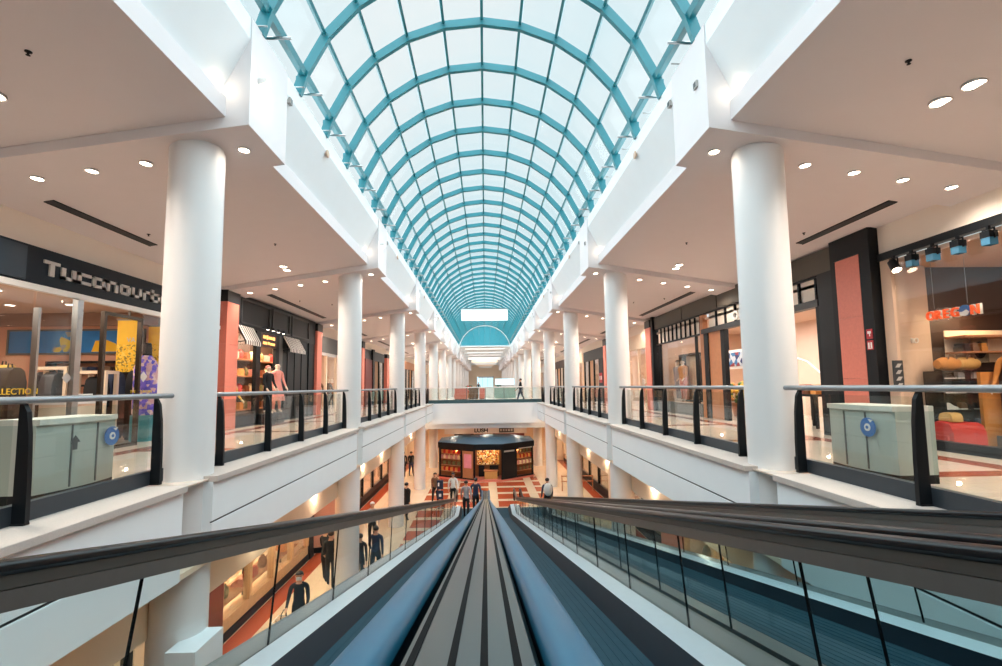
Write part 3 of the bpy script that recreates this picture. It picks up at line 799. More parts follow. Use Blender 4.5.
P('person in grey top and light cap by the red-lit lower shop', -4.5, 19.6, LZ, 1.66, rad(20), SKN(CLOTHG, CLOTHK), hair=CLOTHW, stride=.15)
P('person in long black coat between the white columns of the lower floor', -3.72, 23.1, LZ, 1.72, rad(150), SKN(CLOTHK, CLOTHK), stride=.1)
P('person in black farthest back between the left lower columns', -5.7, 34, LZ, 1.72, rad(185), SKN(CLOTHK, CLOTHK), stride=.1)
P('person in dark blue jeans farthest back between the left lower columns', -5.2, 34.2, LZ, 1.7, rad(170), SKN(CLOTHK, CLOTHN), stride=-.12)
P('person in pale grey jacket stepping off the left walkway', -.92, 22.5, LZ + .17, 1.7, rad(180), SKN(CLOTHG, CLOTHK), stride=.2)
P('person in dark navy jacket stepping off the left walkway', -.5, 23.3, LZ + .09, 1.74, rad(185), SKN(CLOTHN, CLOTHK), stride=-.2)
P('person in white top and dark trousers at the foot of the left walkway', -1.72, 25.6, LZ, 1.68, rad(10), SKN(CLOTHW, CLOTHK), stride=.15)
P('person in beige top and black trousers at the foot of the left walkway', -2.7, 26.0, LZ, 1.64, rad(-20), SKN(CLOTHB, CLOTHK), stride=-.15)
pb = P('person in navy shirt carrying a white backpack on the right walkway', 2.62, 21.0, LZ + .52, 1.68, rad(182), SKN(CLOTHN, CLOTHK), stride=.06, arms=(6, 6))
bp = MB().ball((0, .19, 1.24), .19, .12, .27, 14, 9).build('backpack', CLOTHW, pb, smooth=True)
MB().tube([(.1, .1, 1.42), (.12, -.09, 1.40), (.12, -.13, 1.25), (.1, .1, 1.08)], .018, 6).tube([(-.1, .1, 1.42), (-.12, -.09, 1.40), (-.12, -.13, 1.25), (-.1, .1, 1.08)], .018, 6).build('strap', CLOTHW, bp)
P('person in dark clothes walking across the far upper crossing behind the railing', 2.5, 34.2, 0.0, 1.68, rad(-95), SKN(CLOTHK, CLOTHN), stride=.26)
P('small dark figure far down the upper hall, left of its middle', -.9, 66, 0.0, 1.7, rad(180), SKN(CLOTHK, CLOTHK))
P('small dark figure far down the upper hall, right of its middle', 1.7, 60, 0.0, 1.7, rad(10), SKN(CLOTHN, CLOTHK))

# ------------------------------------------------------------------ upper left: clothing and bag shop with the dark sign
s = -1
T = thing('storefront', 'glazed shopfront under the dark sign reading Tucanourbano', 'shopfront', (-XW, 8, 0))
sb = MB().box(-XW, -XW + .10, -4, 13.85, 2.98, 3.62).build('sign_band', NAVY, T)
MB().box(-XW + .1, -XW + .115, -4, 8.02, 3.02, 3.58).build('sign_panel', M('sign_blue_black', (20, 36, 50), .35, var=.08), sb)
# block lettering built from strokes on a 5 x 6 grid
GLY = {
 'T': [(0, 5, 5, 6.3), (1.75, 0, 3.25, 5)], 'U': [(0, 0, 1.35, 5), (3.65, 0, 5, 5), (0, 0, 5, 1.35)],
 'C': [(0, 0, 1.35, 5), (0, 0, 5, 1.35), (0, 3.65, 5, 5)], 'A': [(3.65, 0, 5, 5), (.7, 0, 5, 1.35), (.7, 3.65, 5, 5), (0, .6, 1.35, 4.4)],
 'N': [(0, 0, 1.35, 5), (3.65, 0, 5, 5), (0, 3.65, 5, 5)], 'O': [(0, .6, 1.35, 4.4), (3.65, .6, 5, 4.4), (.6, 0, 4.4, 1.35), (.6, 3.65, 4.4, 5)],
 'R': [(0, 0, 1.35, 5), (0, 3.65, 3.6, 5)], 'B': [(0, 0, 1.35, 6.6), (3.65, 0, 5, 5), (0, 0, 5, 1.35), (0, 3.65, 5, 5)]}
yy = 8.33
for ch in 'TUCANOURBANO':
    w = 0.30 if ch != 'R' else .225
    m = MB()
    for (a, b, c, d) in GLY[ch]:
        u = .06; q = .25 / 6
        m.box(-XW + .1, -XW + .13, yy + a*u, yy + c*u, 3.17 + b*q, 3.17 + d*q)
    m.build('letter', LETG, sb)
    yy += w + .04
MB().box(-XW + .02, -XW + .12, -4, 13.85, 2.88, 2.98).build('head_rail', LETW, T)
for y, w, mt, zt in ((-2.4, .05, STEEL, 2.88), (.4, .05, STEEL, 2.88), (3.2, .05, STEEL, 2.88), (5.9, .05, STEEL, 2.88), (8.32, .04, STEEL, 2.6), (9.08, .13, STEEL, 2.88), (13.7, .12, STEEL, 2.88)):
    MB().box(-XW, -XW + .1, y, y + w, 0, zt).build('mullion', mt, T)
open_frame(T, s, XW - .1, 9.72, 10.8, 0, 2.76, .07, M('bronze_door_frame', (84, 74, 66), .25, .85), 'door_frame', .08)
MB().box(-XW, -XW + .06, -4, 9.08, 0, .1).build('sill_rail', STEELD, T)
for a, b in ((-4, -2.4), (-2.35, .4), (.45, 3.2), (3.25, 5.9), (5.95, 8.28), (8.33, 9.08), (10.9, 13.7)):
    pane(T, s, XW - .03, a, b, .1, 2.88)
# window lettering
lt = text('COLLECTION', .14, .004, LETY, 'window_lettering', T, (-XW + .05, 7.52, 1.135), ROT_L, 0.0, 1.08)
dm = thing('window_decal', 'small grey diamond decal on the shop window right of the yellow lettering', 'decal', (-XW + .05, 9.02, 1.5))
MB().prism([(9.0, 1.32), (9.1, 1.42), (9.0, 1.52), (8.9, 1.42)], 'x', -XW + .045, -XW + .05).build('diamond', LETG, dm)
dm2 = thing('window_decal', 'small grey diamond decal on the glass by the yellow speckled banner', 'decal', (-XW + .05, 11.1, 1.5))
MB().prism([(10.96, 1.36), (11.08, 1.48), (10.96, 1.60), (10.84, 1.48)], 'x', -XW + .045, -XW + .05).build('diamond', LETG, dm2)
text('THE MOUNTAIN', .09, .003, LETY, 'decal_lettering', dm2, (-XW + .05, 10.58, 1.12), ROT_L)
# inside
struct('wall_left', MB().box(-14.0, -13.9, -4, 13.8, 0, 3.4), BEIGE)
divider(-1, 13.87, mat=PINKW); divider(-1, -4)
struct('wall_left', MB().box(-13.9, -7.9, 13.7, 13.81, 3.0, 3.36), M('shop_bulkhead', (150, 122, 108), .7, var=.05))
w = thing('wall_print', 'long blue sky and mountain print on the far wall of the dark-signed shop', 'wall print', (-11.7, 13.78, 2.2))
MB().box(-13.25, -9.6, 13.76, 13.8, 2.25, 2.86).build('sky_print', BLUEP, w)
MB().prism([(-12.1, 2.27), (-11.3, 2.27), (-11.5, 2.84), (-11.75, 2.84)], 'y', 13.755, 13.76).build('peak_print', BLUEPEAK, w)
MB().prism([(-11.0, 2.27), (-10.2, 2.27), (-10.35, 2.5), (-10.6, 2.6), (-10.9, 2.58)], 'y', 13.755, 13.76).build('tent_print', YELL, w)
MB().prism([(-10.15, 2.27), (-9.6, 2.27), (-9.6, 2.66), (-9.8, 2.72), (-10.15, 2.5)], 'y', 13.755, 13.76).build('cloud_print', LETW, w)
m = MB().box(-13.3, -9.55, 13.74, 13.8, 2.2, 2.25).box(-13.3, -9.55, 13.74, 13.8, 2.86, 2.91).box(-13.3, -13.25, 13.74, 13.8, 2.25, 2.86).box(-9.6, -9.55, 13.74, 13.8, 2.25, 2.86)
m.build('print_frame', GREYB, w)
w = thing('hanging_banner', 'yellow speckled banner hanging inside the dark-signed shop beside the doorway', 'banner', (-9.18, 12.6, 1.65))
MB().box(-9.45, -8.9, 12.6, 12.62, 2.35, 2.98).build('plain_half', YELL, w)
MB().box(-9.45, -8.9, 12.6, 12.62, 1.65, 2.35).build('speckled_half', YSPECK, w)
text('VA', .17, .002, LETG, 'banner_lettering', w, (-9.2, 12.595, 2.42), ROT_F)
MB().box(-9.47, -8.88, 12.59, 12.63, 2.98, 3.01).box(-9.2, -9.15, 12.6, 12.62, 3.01, 3.36).build('hanging_bar', STEELD, w)
w = thing('hanging_banner', 'yellow banner nearest the big white column in the dark-signed shop', 'banner', (-8.62, 12.9, 1.65))
MB().box(-8.87, -8.35, 12.9, 12.92, 2.3, 2.85).build('plain_half', YELL, w)
MB().box(-8.87, -8.35, 12.9, 12.92, 1.65, 2.3).build('speckled_half', YSPECK, w)
MB().box(-8.89, -8.33, 12.89, 12.93, 2.85, 2.88).box(-8.63, -8.58, 12.9, 12.92, 2.88, 3.36).build('hanging_bar', STEELD, w)
w = thing('drink_stand', 'bottle-shaped purple and pink lit display stand beside the big white column', 'display stand', (-7.9, 11.35, 0))
MB().lathe([(.23, .6), (.25, .65), (.25, 1.7), (.2, 1.85), (.1, 2.0)], (-8.05, 11.7, 0), 20).build('bottle_body', COLAP, w, smooth=True)
MB().lathe([(.1, 2.0), (.085, 2.25), (.07, 2.3)], (-8.05, 11.7, 0), 16).build('bottle_neck', BLACK, w, smooth=True)
MB().lathe([(.27, 0), (.27, .6), (.23, .6)], (-8.05, 11.7, 0), 20).build('stand_base', M('stand_teal', (70, 140, 150), .5), w)
def rack_table(label, y0, y1, x, z, mat=CREAM):
    t = thing('display_table', label, 'display table', (x, (y0+y1)/2, 0))
    MB().box(x - .3, x + .3, y0, y1, z, z + .06).build('table_top', mat, t)
    for a in (y0, y1 - .06):
        for b in (x - .28, x + .22): MB().box(b, b + .06, a, a + .06, 0, z).build('leg', mat, t)
    return t
def frame_rack(label, x0, x1, y, z):
    t = thing('garment_rack', label, 'rack', ((x0+x1)/2, y, 0))
    MB().box(x0, x1, y, y + .4, z, z + .07).build('top_board', CREAM, t)
    for a in (x0, x1 - .07):
        for b in (y, y + .33): MB().box(a, a + .07, b, b + .07, 0, z).build('leg', CREAM, t)
    return t
frame_rack('pale pink open rack left of the silver window post', -10.1, -9.3, 11.0, 1.66)
frame_rack('pale pink open rack behind the bronze door frame', -9.1, -8.45, 11.0, 1.56)
def bag(label, x, y, z, w, h, d, mat, grp=None):
    t = thing('backpack', label, 'bag', (x, y, z), grp)
    m = MB().prism([(y - w*.5, z), (y + w*.5, z), (y + w*.48, z + h*.6), (y + w*.36, z + h*.9), (y + w*.16, z + h), (y - w*.16, z + h), (y - w*.36, z + h*.9), (y - w*.48, z + h*.6)], 'x', x - d*.5, x + d*.5)
    m.build('bag_body', mat, t, smooth=True, bevel=min(w, d, h)*.16)
    q = x + (d*.52 if x < 0 else -d*.52)
    MB().box(q - d*.1, q + d*.1, y - w*.34, y + w*.34, z + h*.1, z + h*.48).build('front_pocket', mat, t, smooth=True, bevel=d*.08)
    MB().tube([(x, y - w*.12, z + h*.95), (x, y - w*.08, z + h*1.1), (x, y + w*.08, z + h*1.1), (x, y + w*.12, z + h*.95)], .012, 6).build('handle', BLACK, t)
    return t
for (x, y, z, w_, h_, mt, lb, pl) in [(-8.9, 8.6, 1.0, .5, .72, CLOTHK, 'black backpack behind the yellow window lettering', 'dark plinth behind the yellow window lettering'),
        (-9.3, 9.6, 1.0, .36, .7, CLOTHY, 'olive yellow bag between the black backpacks behind the window lettering', 'dark plinth under the olive yellow bag'),
        (-8.85, 9.25, .95, .42, .68, CLOTHK, 'black backpack left of the silver window post', 'dark plinth left of the silver window post'),
        (-9.7, 11.2, .95, .55, .66, CHAR, 'charcoal backpack inside the left pale pink rack', 'dark plinth inside the left pale pink rack'),
        (-8.78, 11.2, .8, .42, .7, CLOTHK, 'black bag inside the pink rack behind the door frame', 'dark plinth inside the pink rack behind the door frame'),
        (-8.5, 12.1, .95, .5, .72, CLOTHK, 'black bag below the yellow speckled banner', 'dark plinth below the yellow speckled banner'),
        (-9.3, 12.35, .95, .5, .7, CLOTHN, 'navy bag left of the yellow speckled banner', 'dark plinth left of the yellow speckled banner'),
        (-10.6, 12.0, .95, .55, .7, CLOTHK, 'black bag deep in the dark-signed shop under the blue print', 'dark plinth deep in the shop under the blue print')]:
    bag(lb, x, y, z, w_, h_, .3, mt)
    pz = thing('display_plinth', pl, 'plinth', (x, y, 0))
    MB().box(x - .18, x + .18, y - .18, y + .18, 0.05, z).build('plinth_body', DKBROWN, pz); MB().box(x - .16, x + .16, y - .16, y + .16, 0, .05).build('plinth_foot', BLACK, pz)
shelf = thing('wall_shelf', 'dark framed shelf on the salmon far wall of the dark-signed shop', 'shelf', (-11, 13.6, 1.4))
MB().box(-12.0, -9.9, 13.5, 13.8, 1.95, 2.0).box(-12.0, -9.9, 13.5, 13.8, 1.3, 1.35).box(-12.0, -11.95, 13.5, 13.8, 1.35, 1.95).box(-9.95, -9.9, 13.5, 13.8, 1.35, 1.95).build('shelf_frame', BLACK, shelf)
MB().box(-11.95, -9.95, 13.52, 13.8, 1.64, 1.67).build('shelf_board', BLACK, shelf)
for i in range(5):
    x = -11.7 + i*.38
    single('folded_garment', MB().box(x, x + .26, 13.55, 13.75, 1.67, 1.78 + .04*(i % 2)).box(x + .01, x + .25, 13.56, 13.74, 1.78, 1.84), [CLOTHK, CLOTHG, CLOTHN, CLOTHB, CLOTHK][i],
           'folded garment on the dark wall shelf, %s from the left' % ORD[i], 'garment', 'garments on the wall shelf', origin=(x + .13, 13.65, 1.67), bevel=.01)
shop_lamps(-1, 4.0, 13.2, 8.2, 12.6, 5, 3, 'one of the bright round ceiling lights inside the dark-signed shop', 'ceiling lights in the dark-signed shop', e=190)
cs = thing('desk', 'pale counter with a white desk sign inside the doorway of the dark-signed shop', 'counter', (-8.6, 10.2, 0))
MB().box(-8.6, -8.1, 9.6, 10.5, 0, .92).build('counter_body', CREAM, cs); MB().box(-8.65, -8.05, 9.55, 10.55, .92, .97).build('counter_top', LETW, cs)
MB().box(-8.3, -8.27, 9.95, 10.45, 1.02, 1.12).box(-8.31, -8.25, 10.18, 10.22, .97, 1.02).build('desk_sign', LETW, cs)

# ------------------------------------------------------------------ upper left: black shop with striped awnings
stone_pillar(-1, 13.99, 14.65, 3.72, 'terracotta stone pillar just right of the nearest left column', .34)
stone_pillar(-1, 21.5, 22.1, 3.72, 'terracotta stone pillar at the far end of the black awning shop', .34)
T = thing('storefront', 'black panelled shopfront with two striped awnings', 'shopfront', (-XW, 18, 0))
MB().box(-XW - .05, -XW + .14, 14.68, 21.45, 3.1, 4.1).build('fascia', BLACKP, T)
for a, b in ((14.9, 16.9), (17.1, 18.6), (18.8, 20.6)):
    p = open_frame(T, s, XW - .18, a, b, 3.2, 4.0, .06, CHAR, 'raised_panel', .04)
MB().box(-XW - .03, -XW + .12, 20.75, 21.45, 0, 4.1).build('side_panel', BLACK, T)
MB().box(-XW - .03, -XW + .08, 18.15, 20.75, 0, 3.1).build('dark_wall', BLACKP, T)
for y in (18.6, 19.3, 20.0): MB().box(-XW + .08, -XW + .1, y, y + .04, .1, 2.9).build('wall_batten', BLACK, T)
MB().box(-XW, -XW + .12, 16.05, 16.35, 0, 3.1).build('post', BLACK, T); MB().box(-XW, -XW + .1, 17.55, 17.85, 0, 3.1).build('post', BLACK, T)
MB().box(-XW, -XW + .1, 17.85, 18.15, 0, 3.1).build('pilaster', GREYB, T)
MB().box(-XW, -XW + .1, 14.68, 16.05, 0, .35).build('sill', BLACK, T)
pane(T, s, XW - .02, 14.7, 16.05, .35, 3.1)
MB().box(-XW - .02, -XW + .12, 16.35, 17.55, 2.62, 3.08).build('lit_sign', DKBROWN, T)
m = MB()
for a, b, z0, z1 in ((16.5, 16.72, 2.9, 3.0), (16.76, 16.86, 2.88, 3.02), (16.9, 17.2, 2.9, 2.99), (17.24, 17.4, 2.89, 3.0), (16.5, 16.8, 2.70, 2.79), (16.86, 17.0, 2.71, 2.8), (17.05, 17.4, 2.70, 2.78)):
    m.box(-XW + .12, -XW + .13, a, b, z0, z1)
m.build('sign_lettering', WARMSIGN, T)
for i in range(4):
    t = thing('fascia_spotlight', 'one of the little spotlights over the amber sign between the awnings', 'spotlight', (-XW + .3, 16.3 + i*.42, 3.2), 'spotlights over the amber sign')
    MB().tube([(-XW + .12, 16.3 + i*.42, 3.22), (-XW + .34, 16.3 + i*.42, 3.26)], .012, 6).build('arm', BLACK, t)
    MB().lathe([(.05, 0), (.03, .1)], (-XW + .36, 16.3 + i*.42, 3.16), 10).build('lamp_head', BLACK, t)
    MB().lathe([(.045, -.004), (.045, .0)], (-XW + .36, 16.3 + i*.42, 3.158), 10).build('lens', LAMPW, t)
def awning(label, y0, y1):
    t = thing('awning', label, 'awning', (-XW + .1, (y0+y1)/2, 2.6), 'striped awnings')
    MB().prism([(-XW + .12, 3.12), (-XW + .16, 3.14), (-XW + .42, 2.66), (-XW + .4, 2.63)], 'y', y0, y1).build('canopy', AWN, t)
    MB().box(-XW + .40, -XW + .425, y0, y1, 2.54, 2.67).build('valance', AWN, t)
    for y in (y0 + .03, y1 - .03): MB().tube([(-XW + .12, y, 2.6), (-XW + .4, y, 2.64)], .014, 6).build('arm', BLACK, t)
awning('striped awning over the lit window beside the terracotta pillar', 14.7, 15.75)
awning('striped awning over the black wall farther along', 18.1, 19.55)
divider(-1, 14.6); divider(-1, 21.6)
struct('wall_left', MB().box(-9.5, -9.4, 14.6, 21.6, 0, 3.4), DKBROWN)
for i in range(4):
    sh = thing('wall_shelf', 'lit wooden shelf in the black awning shop, %s from the floor' % ORD[i], 'shelf', (-9.2, 16.9, .4 + i*.65), 'shelves in the awning shop')
    MB().box(-9.4, -8.9, 15.2, 21.4, .4 + i*.62, .44 + i*.62).build('shelf_board', WOODM, sh)
    MB().box(-9.4, -8.95, 15.3, 15.34, .2 + i*.62, .4 + i*.62).box(-9.4, -8.95, 21.2, 21.24, .2 + i*.62, .4 + i*.62).build('bracket', BLACK, sh)
    for j in range(14):
        y = 15.6 + j*.42
        o = MB().lathe([(.09, 0), (.12, .1), (.11, .24), (.05, .3), (.05, .34)], (-9.1, y, .44 + i*.62), 10) if (i + j) % 2 else MB().box(-9.22, -8.98, y - .13, y + .13, .44 + i*.62, .66 + i*.62).box(-9.2, -9.0, y - .11, y + .11, .66 + i*.62, .70 + i*.62)
        single('shelf_product', o, GOODS[(i*3 + j*5) % 6], 'one of the small warm-lit goods on the shelves of the awning shop', 'product', 'goods in the awning shop', origin=(-9.1, y, .44 + i*.62))
light('AREA', 'shop_light', (-8.5, 18, 3.3), 420, (1, .78, .55), 1.2, sy=5.5)
mannequin('mannequin in grey and white top in the awning shop window', -8.15, 15.2, 0, 1.75, rad(60), MQ(CLOTHG, CLOTHB), hair=None, stride=.05, arms=(10, 10))
mannequin('mannequin in yellow top low in the awning shop window', -8.15, 15.75, 0, 1.5, rad(70), MQ(CLOTHY, CLOTHB), hair=None, stride=.05, arms=(20, 5))
mannequin('mannequin in pale pink dress outside the black awning shop', -7.3, 17.15, .35, 1.72, rad(60), MQ(CLOTHP, CLOTHP), hair=None, stride=.03, arms=(8, 8), skirt=True)
mannequin('mannequin in black coat beside the pink dress outside the awning shop', -7.3, 16.45, .35, 1.6, rad(70), MQ(CLOTHK, CLOTHK), hair=CLOTHP, stride=.03, arms=(8, 8))

for y, lb in ((17.15, 'low black plinth under the pink dress mannequin'), (16.45, 'low black plinth under the black coat mannequin')):
    t = thing('display_plinth', lb, 'plinth', (-7.3, y, 0))
    MB().box(-7.5, -7.1, y - .24, y + .24, .04, .35).build('plinth_body', BLACKP, t); MB().box(-7.48, -7.12, y - .22, y + .22, 0, .04).build('plinth_foot', BLACK, t)
# ------------------------------------------------------------------ upper left: grey-signed shop and the ones beyond
T = thing('storefront', 'shopfront with a grey sign band and white letter on the left', 'shopfront', (-XW, 25.5, 0))
MB().box(-XW, -XW + .12, 22.15, 29.1, 2.85, 3.6).build('sign_band', GREYB, T)
text('D', .62, .02, LETW, 'sign_lettering', T, (-XW + .14, 26.3, 2.98), ROT_L, .02)
for y in (22.2, 23.1, 24.6, 26.2, 27.9, 29.0): MB().box(-XW, -XW + .1, y, y + .16, 0, 2.85).build('mullion', CREAM, T)
for a, b in ((23.26, 24.6), (24.76, 26.2), (28.06, 29.0)): pane(T, s, XW - .05, a, b, .1, 2.85)
MB().box(-XW, -XW + .1, 22.2, 29.1, 2.72, 2.85).build('head_rail', LETW, T)
divider(-1, 29.3)
struct('wall_left', MB().box(-10.0, -9.9, 21.7, 29.3, 0, 3.4), BEIGE)
light('AREA', 'shop_light', (-8.8, 25.5, 3.3), 110, (1, .85, .66), 2, sy=5)
for i, (mt, lb, yy_) in enumerate([(CLOTHG, 'grey', 22.8), (CLOTHB, 'brown', 24.0), (CLOTHK, 'black', 25.4), (CLOTHO, 'tan', 26.0)]):
    mannequin('mannequin in %s outfit in the grey-signed shop window' % lb, -8.2, yy_, 0, 1.7, rad(60), MQ(mt, CLOTHK), hair=None, stride=.05)
def far_shop(s, y0, y1, fascia, fz, inner, label, e=60, sign=None, letter=LETW, posts=CREAM, low=0.0, glow=(1, .82, .62)):
    T = thing('storefront', label, 'shopfront', (s*XW, (y0+y1)/2, 0))
    MB().box(s*XW, s*(XW - .12), y0, y1, fz, 3.62).build('sign_band', fascia, T)
    if sign:
        text(sign, .42, .02, letter, 'sign_lettering', T, (s*(XW - .13), (y0+y1)/2 - s*-.9 if s > 0 else (y0+y1)/2 - .9, fz + .12), ROT_L if s < 0 else ROT_R, .01)
    n = 4
    for i in range(n + 1):
        y = y0 + (y1 - y0 - .14) * i / n
        MB().box(s*XW, s*(XW - .1), y, y + .14, 0, fz).build('mullion', posts, T)
    for i in range(n):
        if i == 2: continue
        a = y0 + (y1 - y0 - .14) * i / n + .15; b = y0 + (y1 - y0 - .14) * (i + 1) / n - .01
        pane(T, s, XW - .05, a, b, .1, fz)
    divider(s, y1 + .05, mat=BEIGE)
    struct('wall_%s' % SIDE[s], MB().box(s*9.8, s*9.9, y0, y1, 0, 3.4), inner)
    light('AREA', 'shop_light', (s*8.8, (y0+y1)/2, 3.3), e, glow, 2, sy=(y1-y0)*.7)
    t = rack_table('display table inside the %s' % label.replace('shopfront', 'shop'), y0 + 1.2, y1 - 1.5, s*8.7, .85, WOODM)
    for i in range(5):
        y = y0 + 1.4 + (y1 - y0 - 3.2) * i / 4
        single('shop_product', MB().box(s*8.55, s*8.85, y - .15, y + .15, .91, 1.12 + .1*(i % 3)).box(s*8.6, s*8.8, y - .1, y + .1, 1.12 + .1*(i % 3), 1.2 + .1*(i % 3)), GOODS[(i + int(y0)) % 6],
               'boxed goods on the table of the %s' % ' '.join(label.replace('shopfront', 'shop').split(' ')[:9]), 'product', 'goods in the ' + label.replace('shopfront', 'shop'), origin=(s*8.7, y, .91))
    return T
stone_pillar(-1, 29.35, 29.9, 3.6, 'terracotta stone pillar behind the second left column', .4)
far_shop(-1, 30.0, 36.2, CHAR, 3.0, DKRED, 'dark shopfront with oxblood walls on the left past the grey sign', 40, posts=BLACK)
pn = thing('wall_panel', 'tall oxblood panel beside the black post on the left', 'panel', (-XW + .2, 30.9, 0))
MB().box(-XW + .14, -XW + .2, 30.2, 32.0, 0, 3.0).build('panel_face', DKRED, pn); MB().box(-XW + .13, -XW + .26, 32.0, 32.5, 0, 3.7).build('side_post', BLACK, pn)
stone_pillar(-1, 36.7, 37.5, 3.4, 'pale pink stone pillar left of the third left column', .3)
far_shop(-1, 37.6, 44.4, LETW, 2.9, M('shelf_dim', (120, 104, 88), .6), 'white-signed shopfront behind the third left column', 120, posts=WOODM)
far_shop(-1, 44.6, 52.0, WOODM, 2.9, DKBROWN, 'amber-lit dark shopfront behind the fourth left column', 60, posts=BLACK, glow=(1, .6, .3))
far_shop(-1, 52.2, 60.0, CREAM, 2.9, REDIN, 'red and cream shopfront far along the left', 80)
far_shop(-1, 60.2, 75.0, CREAM, 2.9, CREAM, 'cream shopfront farthest along the left', 120)

# ------------------------------------------------------------------ upper right: outdoor shop with the big window
s = 1
T = thing('storefront', 'large glazed shopfront with a black lighting track, nearest on the right', 'shopfront', (XW, 4.5, 0))
MB().box(XW - .08, XW + .06, -4, 8.85, 3.47, 3.6).build('track_beam', BLACK, T)
MB().box(XW - .06, XW + .1, -4, 8.85, 0, .16).build('base_rail', BLACK, T)
MB().box(XW - .02, XW + .25, 8.62, 8.85, 0, 3.47).build('jamb', BEIGE, T)
for a, b in ((-4, -1.2), (-1.18, 2.0), (2.02, 5.3), (5.32, 8.6)): pane(T, 1, XW + .02, a, b, .16, 3.47)
for i, (y, lab) in enumerate([(8.42, 'white-lit track spotlight tilted down, nearest the black pillar'), (8.05, 'second track spotlight from the black pillar'), (7.65, 'third track spotlight from the black pillar'), (7.22, 'fourth track spotlight from the black pillar'), (6.75, 'fifth track spotlight from the black pillar'), (6.2, 'sixth track spotlight from the black pillar'), (5.6, 'seventh track spotlight from the black pillar')]):
    x = XW - .12; z = 3.33
    t = thing('track_spotlight', lab, 'spotlight', (x, y, 3.47), 'spotlights on the black track')
    MB().box(x - .02, x + .02, y - .02, y + .02, 3.40, 3.47).build('mount', BLACK, t)
    MB().box(x - .01, x + .01, y - .09, y - .075, 3.26, 3.42).box(x - .01, x + .01, y + .075, y + .09, 3.26, 3.42).box(x - .01, x + .01, y - .09, y + .09, 3.4, 3.42).build('yoke', BLACK, t)
    if i == 0:
        hd = MB().lathe([(.045, .12), (.07, .1), (.08, -.1), (.075, -.1)], n=14).xf(Matrix.Translation((x, y, 3.28)) @ Matrix.Rotation(rad(-28), 4, 'X'))
        hd.build('lamp_head', BLACK, t, smooth=True)
        MB().lathe([(.07, -.1), (.07, -.11)], n=14).xf(Matrix.Translation((x, y, 3.28)) @ Matrix.Rotation(rad(-28), 4, 'X')).build('lens', LAMPE, t)
    else:
        MB().box(x - .07, x + .07, y - .07, y + .07, 3.28, 3.38).build('lamp_head', BLACK, t)
        MB().box(x - .065, x + .065, y - .065, y + .065, 3.17, 3.28).build('lens', M('blue_lamp_glass', (64, 120, 150), .15, var=.1), t)
    light('SPOT', 'track_lamp', (x + .1, y, 3.1), 6, (1, .86, .7), .05, (rad(10), 0, 0), 70, .6)
struct('wall_right', MB().box(XW + .1, 8.42, 8.75, 8.87, 0, 3.4), BEIGE)
struct('wall_right', MB().box(10.2, 10.3, -4, 8.9, 0, 3.4), M('shop_back_brown', (86, 60, 46), .6, var=.1))
divider(1, 8.93, d0=8.4, mat=DKBROWN); divider(1, -4)
sg = thing('hanging_sign', 'orange lit letters with a blue and white disc hung inside the right shop window', 'sign', (8.1, 8.0, 2.2))
yy = 8.44
for ch, w in (('O', .165), ('R', .155), ('E', .14), ('G', .165), ('#', .17), ('N', .15)):
    if ch == '#':
        c = yy - .075
        MB().lathe([(.095, 0), (.095, .03)], n=20).xf(Matrix.Translation((8.1, c, 2.34)) @ Matrix.Rotation(rad(-90), 4, 'Y')).build('disc', BLUEB, sg)
        MB().prism([(c - .085, 2.31), (c - .04, 2.35), (c + .03, 2.32), (c + .085, 2.33), (c + .06, 2.265), (c, 2.245), (c - .06, 2.265)], 'x', 8.06, 8.068).build('snow_patch', LETW, sg)
    else:
        text(ch, .225, .02, LETW, 'letter_edge', sg, (8.115, yy, 2.26), ROT_R, .012, .86)
        text(ch, .225, .02, ORANGE, 'letter', sg, (8.075, yy, 2.26), ROT_R, .002, .86)
    yy -= w
for y in (8.3, 7.7): MB().tube([(8.1, y, 2.46), (8.1, y, 3.36)], .004, 5).build('wire', STEEL, sg)
ls = thing('wall_lettering', 'small white letters on the beige side wall of the right shop', 'sign', (7.95, 8.74, 1.9))
text('OIIO', .14, .01, LETW, 'letter', ls, (7.92, 8.745, 1.88), ROT_F, .0, .85)
ag = thing('window_plaque', 'dark narrow vertical plaque at the jamb of the right shop window', 'plaque', (XW + .3, 8.7, 1.2))
MB().box(7.52, 7.70, 8.6, 8.63, 1.0, 1.55).build('plaque_board', CHAR, ag)
for i in range(4): MB().prism([(7.55, 1.06 + i*.12), (7.62, 1.06 + i*.12), (7.67, 1.13 + i*.12), (7.60, 1.13 + i*.12)], 'y', 8.59, 8.6).build('plaque_mark', LETG, ag)
# shelving with goods
U = thing('display_shelf', 'tall black shelving unit with shoes in the right shop window', 'shelf', (8.65, 8.5, 0))
MB().box(8.14, 9.14, 8.62, 8.68, 0.05, 1.34).build('back_panel', BLACKP, U)
for x in (8.14, 8.63, 9.11): MB().box(x, x + .03, 8.3, 8.62, 0.05, 1.34).build('upright', BLACK, U)
for z in (.05, .34, .63, .92, 1.18, 1.32): MB().box(8.14, 9.14, 8.3, 8.62, z, z + .02).build('shelf_board', BLACK, U)
def shoe(x, y, z, mat, label, grp):
    t = thing('shoe', label, 'shoe', (x, y, z), grp)
    MB().prism([(x - .12, z + .015), (x + .12, z + .015), (x + .13, z + .04), (x + .04, z + .07), (x - .03, z + .12), (x - .12, z + .12)], 'y', y - .04, y + .04).build('upper', mat, t, bevel=.012)
    MB().box(x - .125, x + .135, y - .042, y + .042, z, z + .018).build('sole', LETW, t)
for z in (.36, .65, .94, 1.20):
    for i in range(3):
        shoe(8.34 + i*.29, 8.42, z, [CLOTHK, CLOTHG, CLOTHW, CLOTHB][(i + int(z*10)) % 4], 'one of the sports shoes on the black shelving in the right shop window', 'shoes on the black shelving')
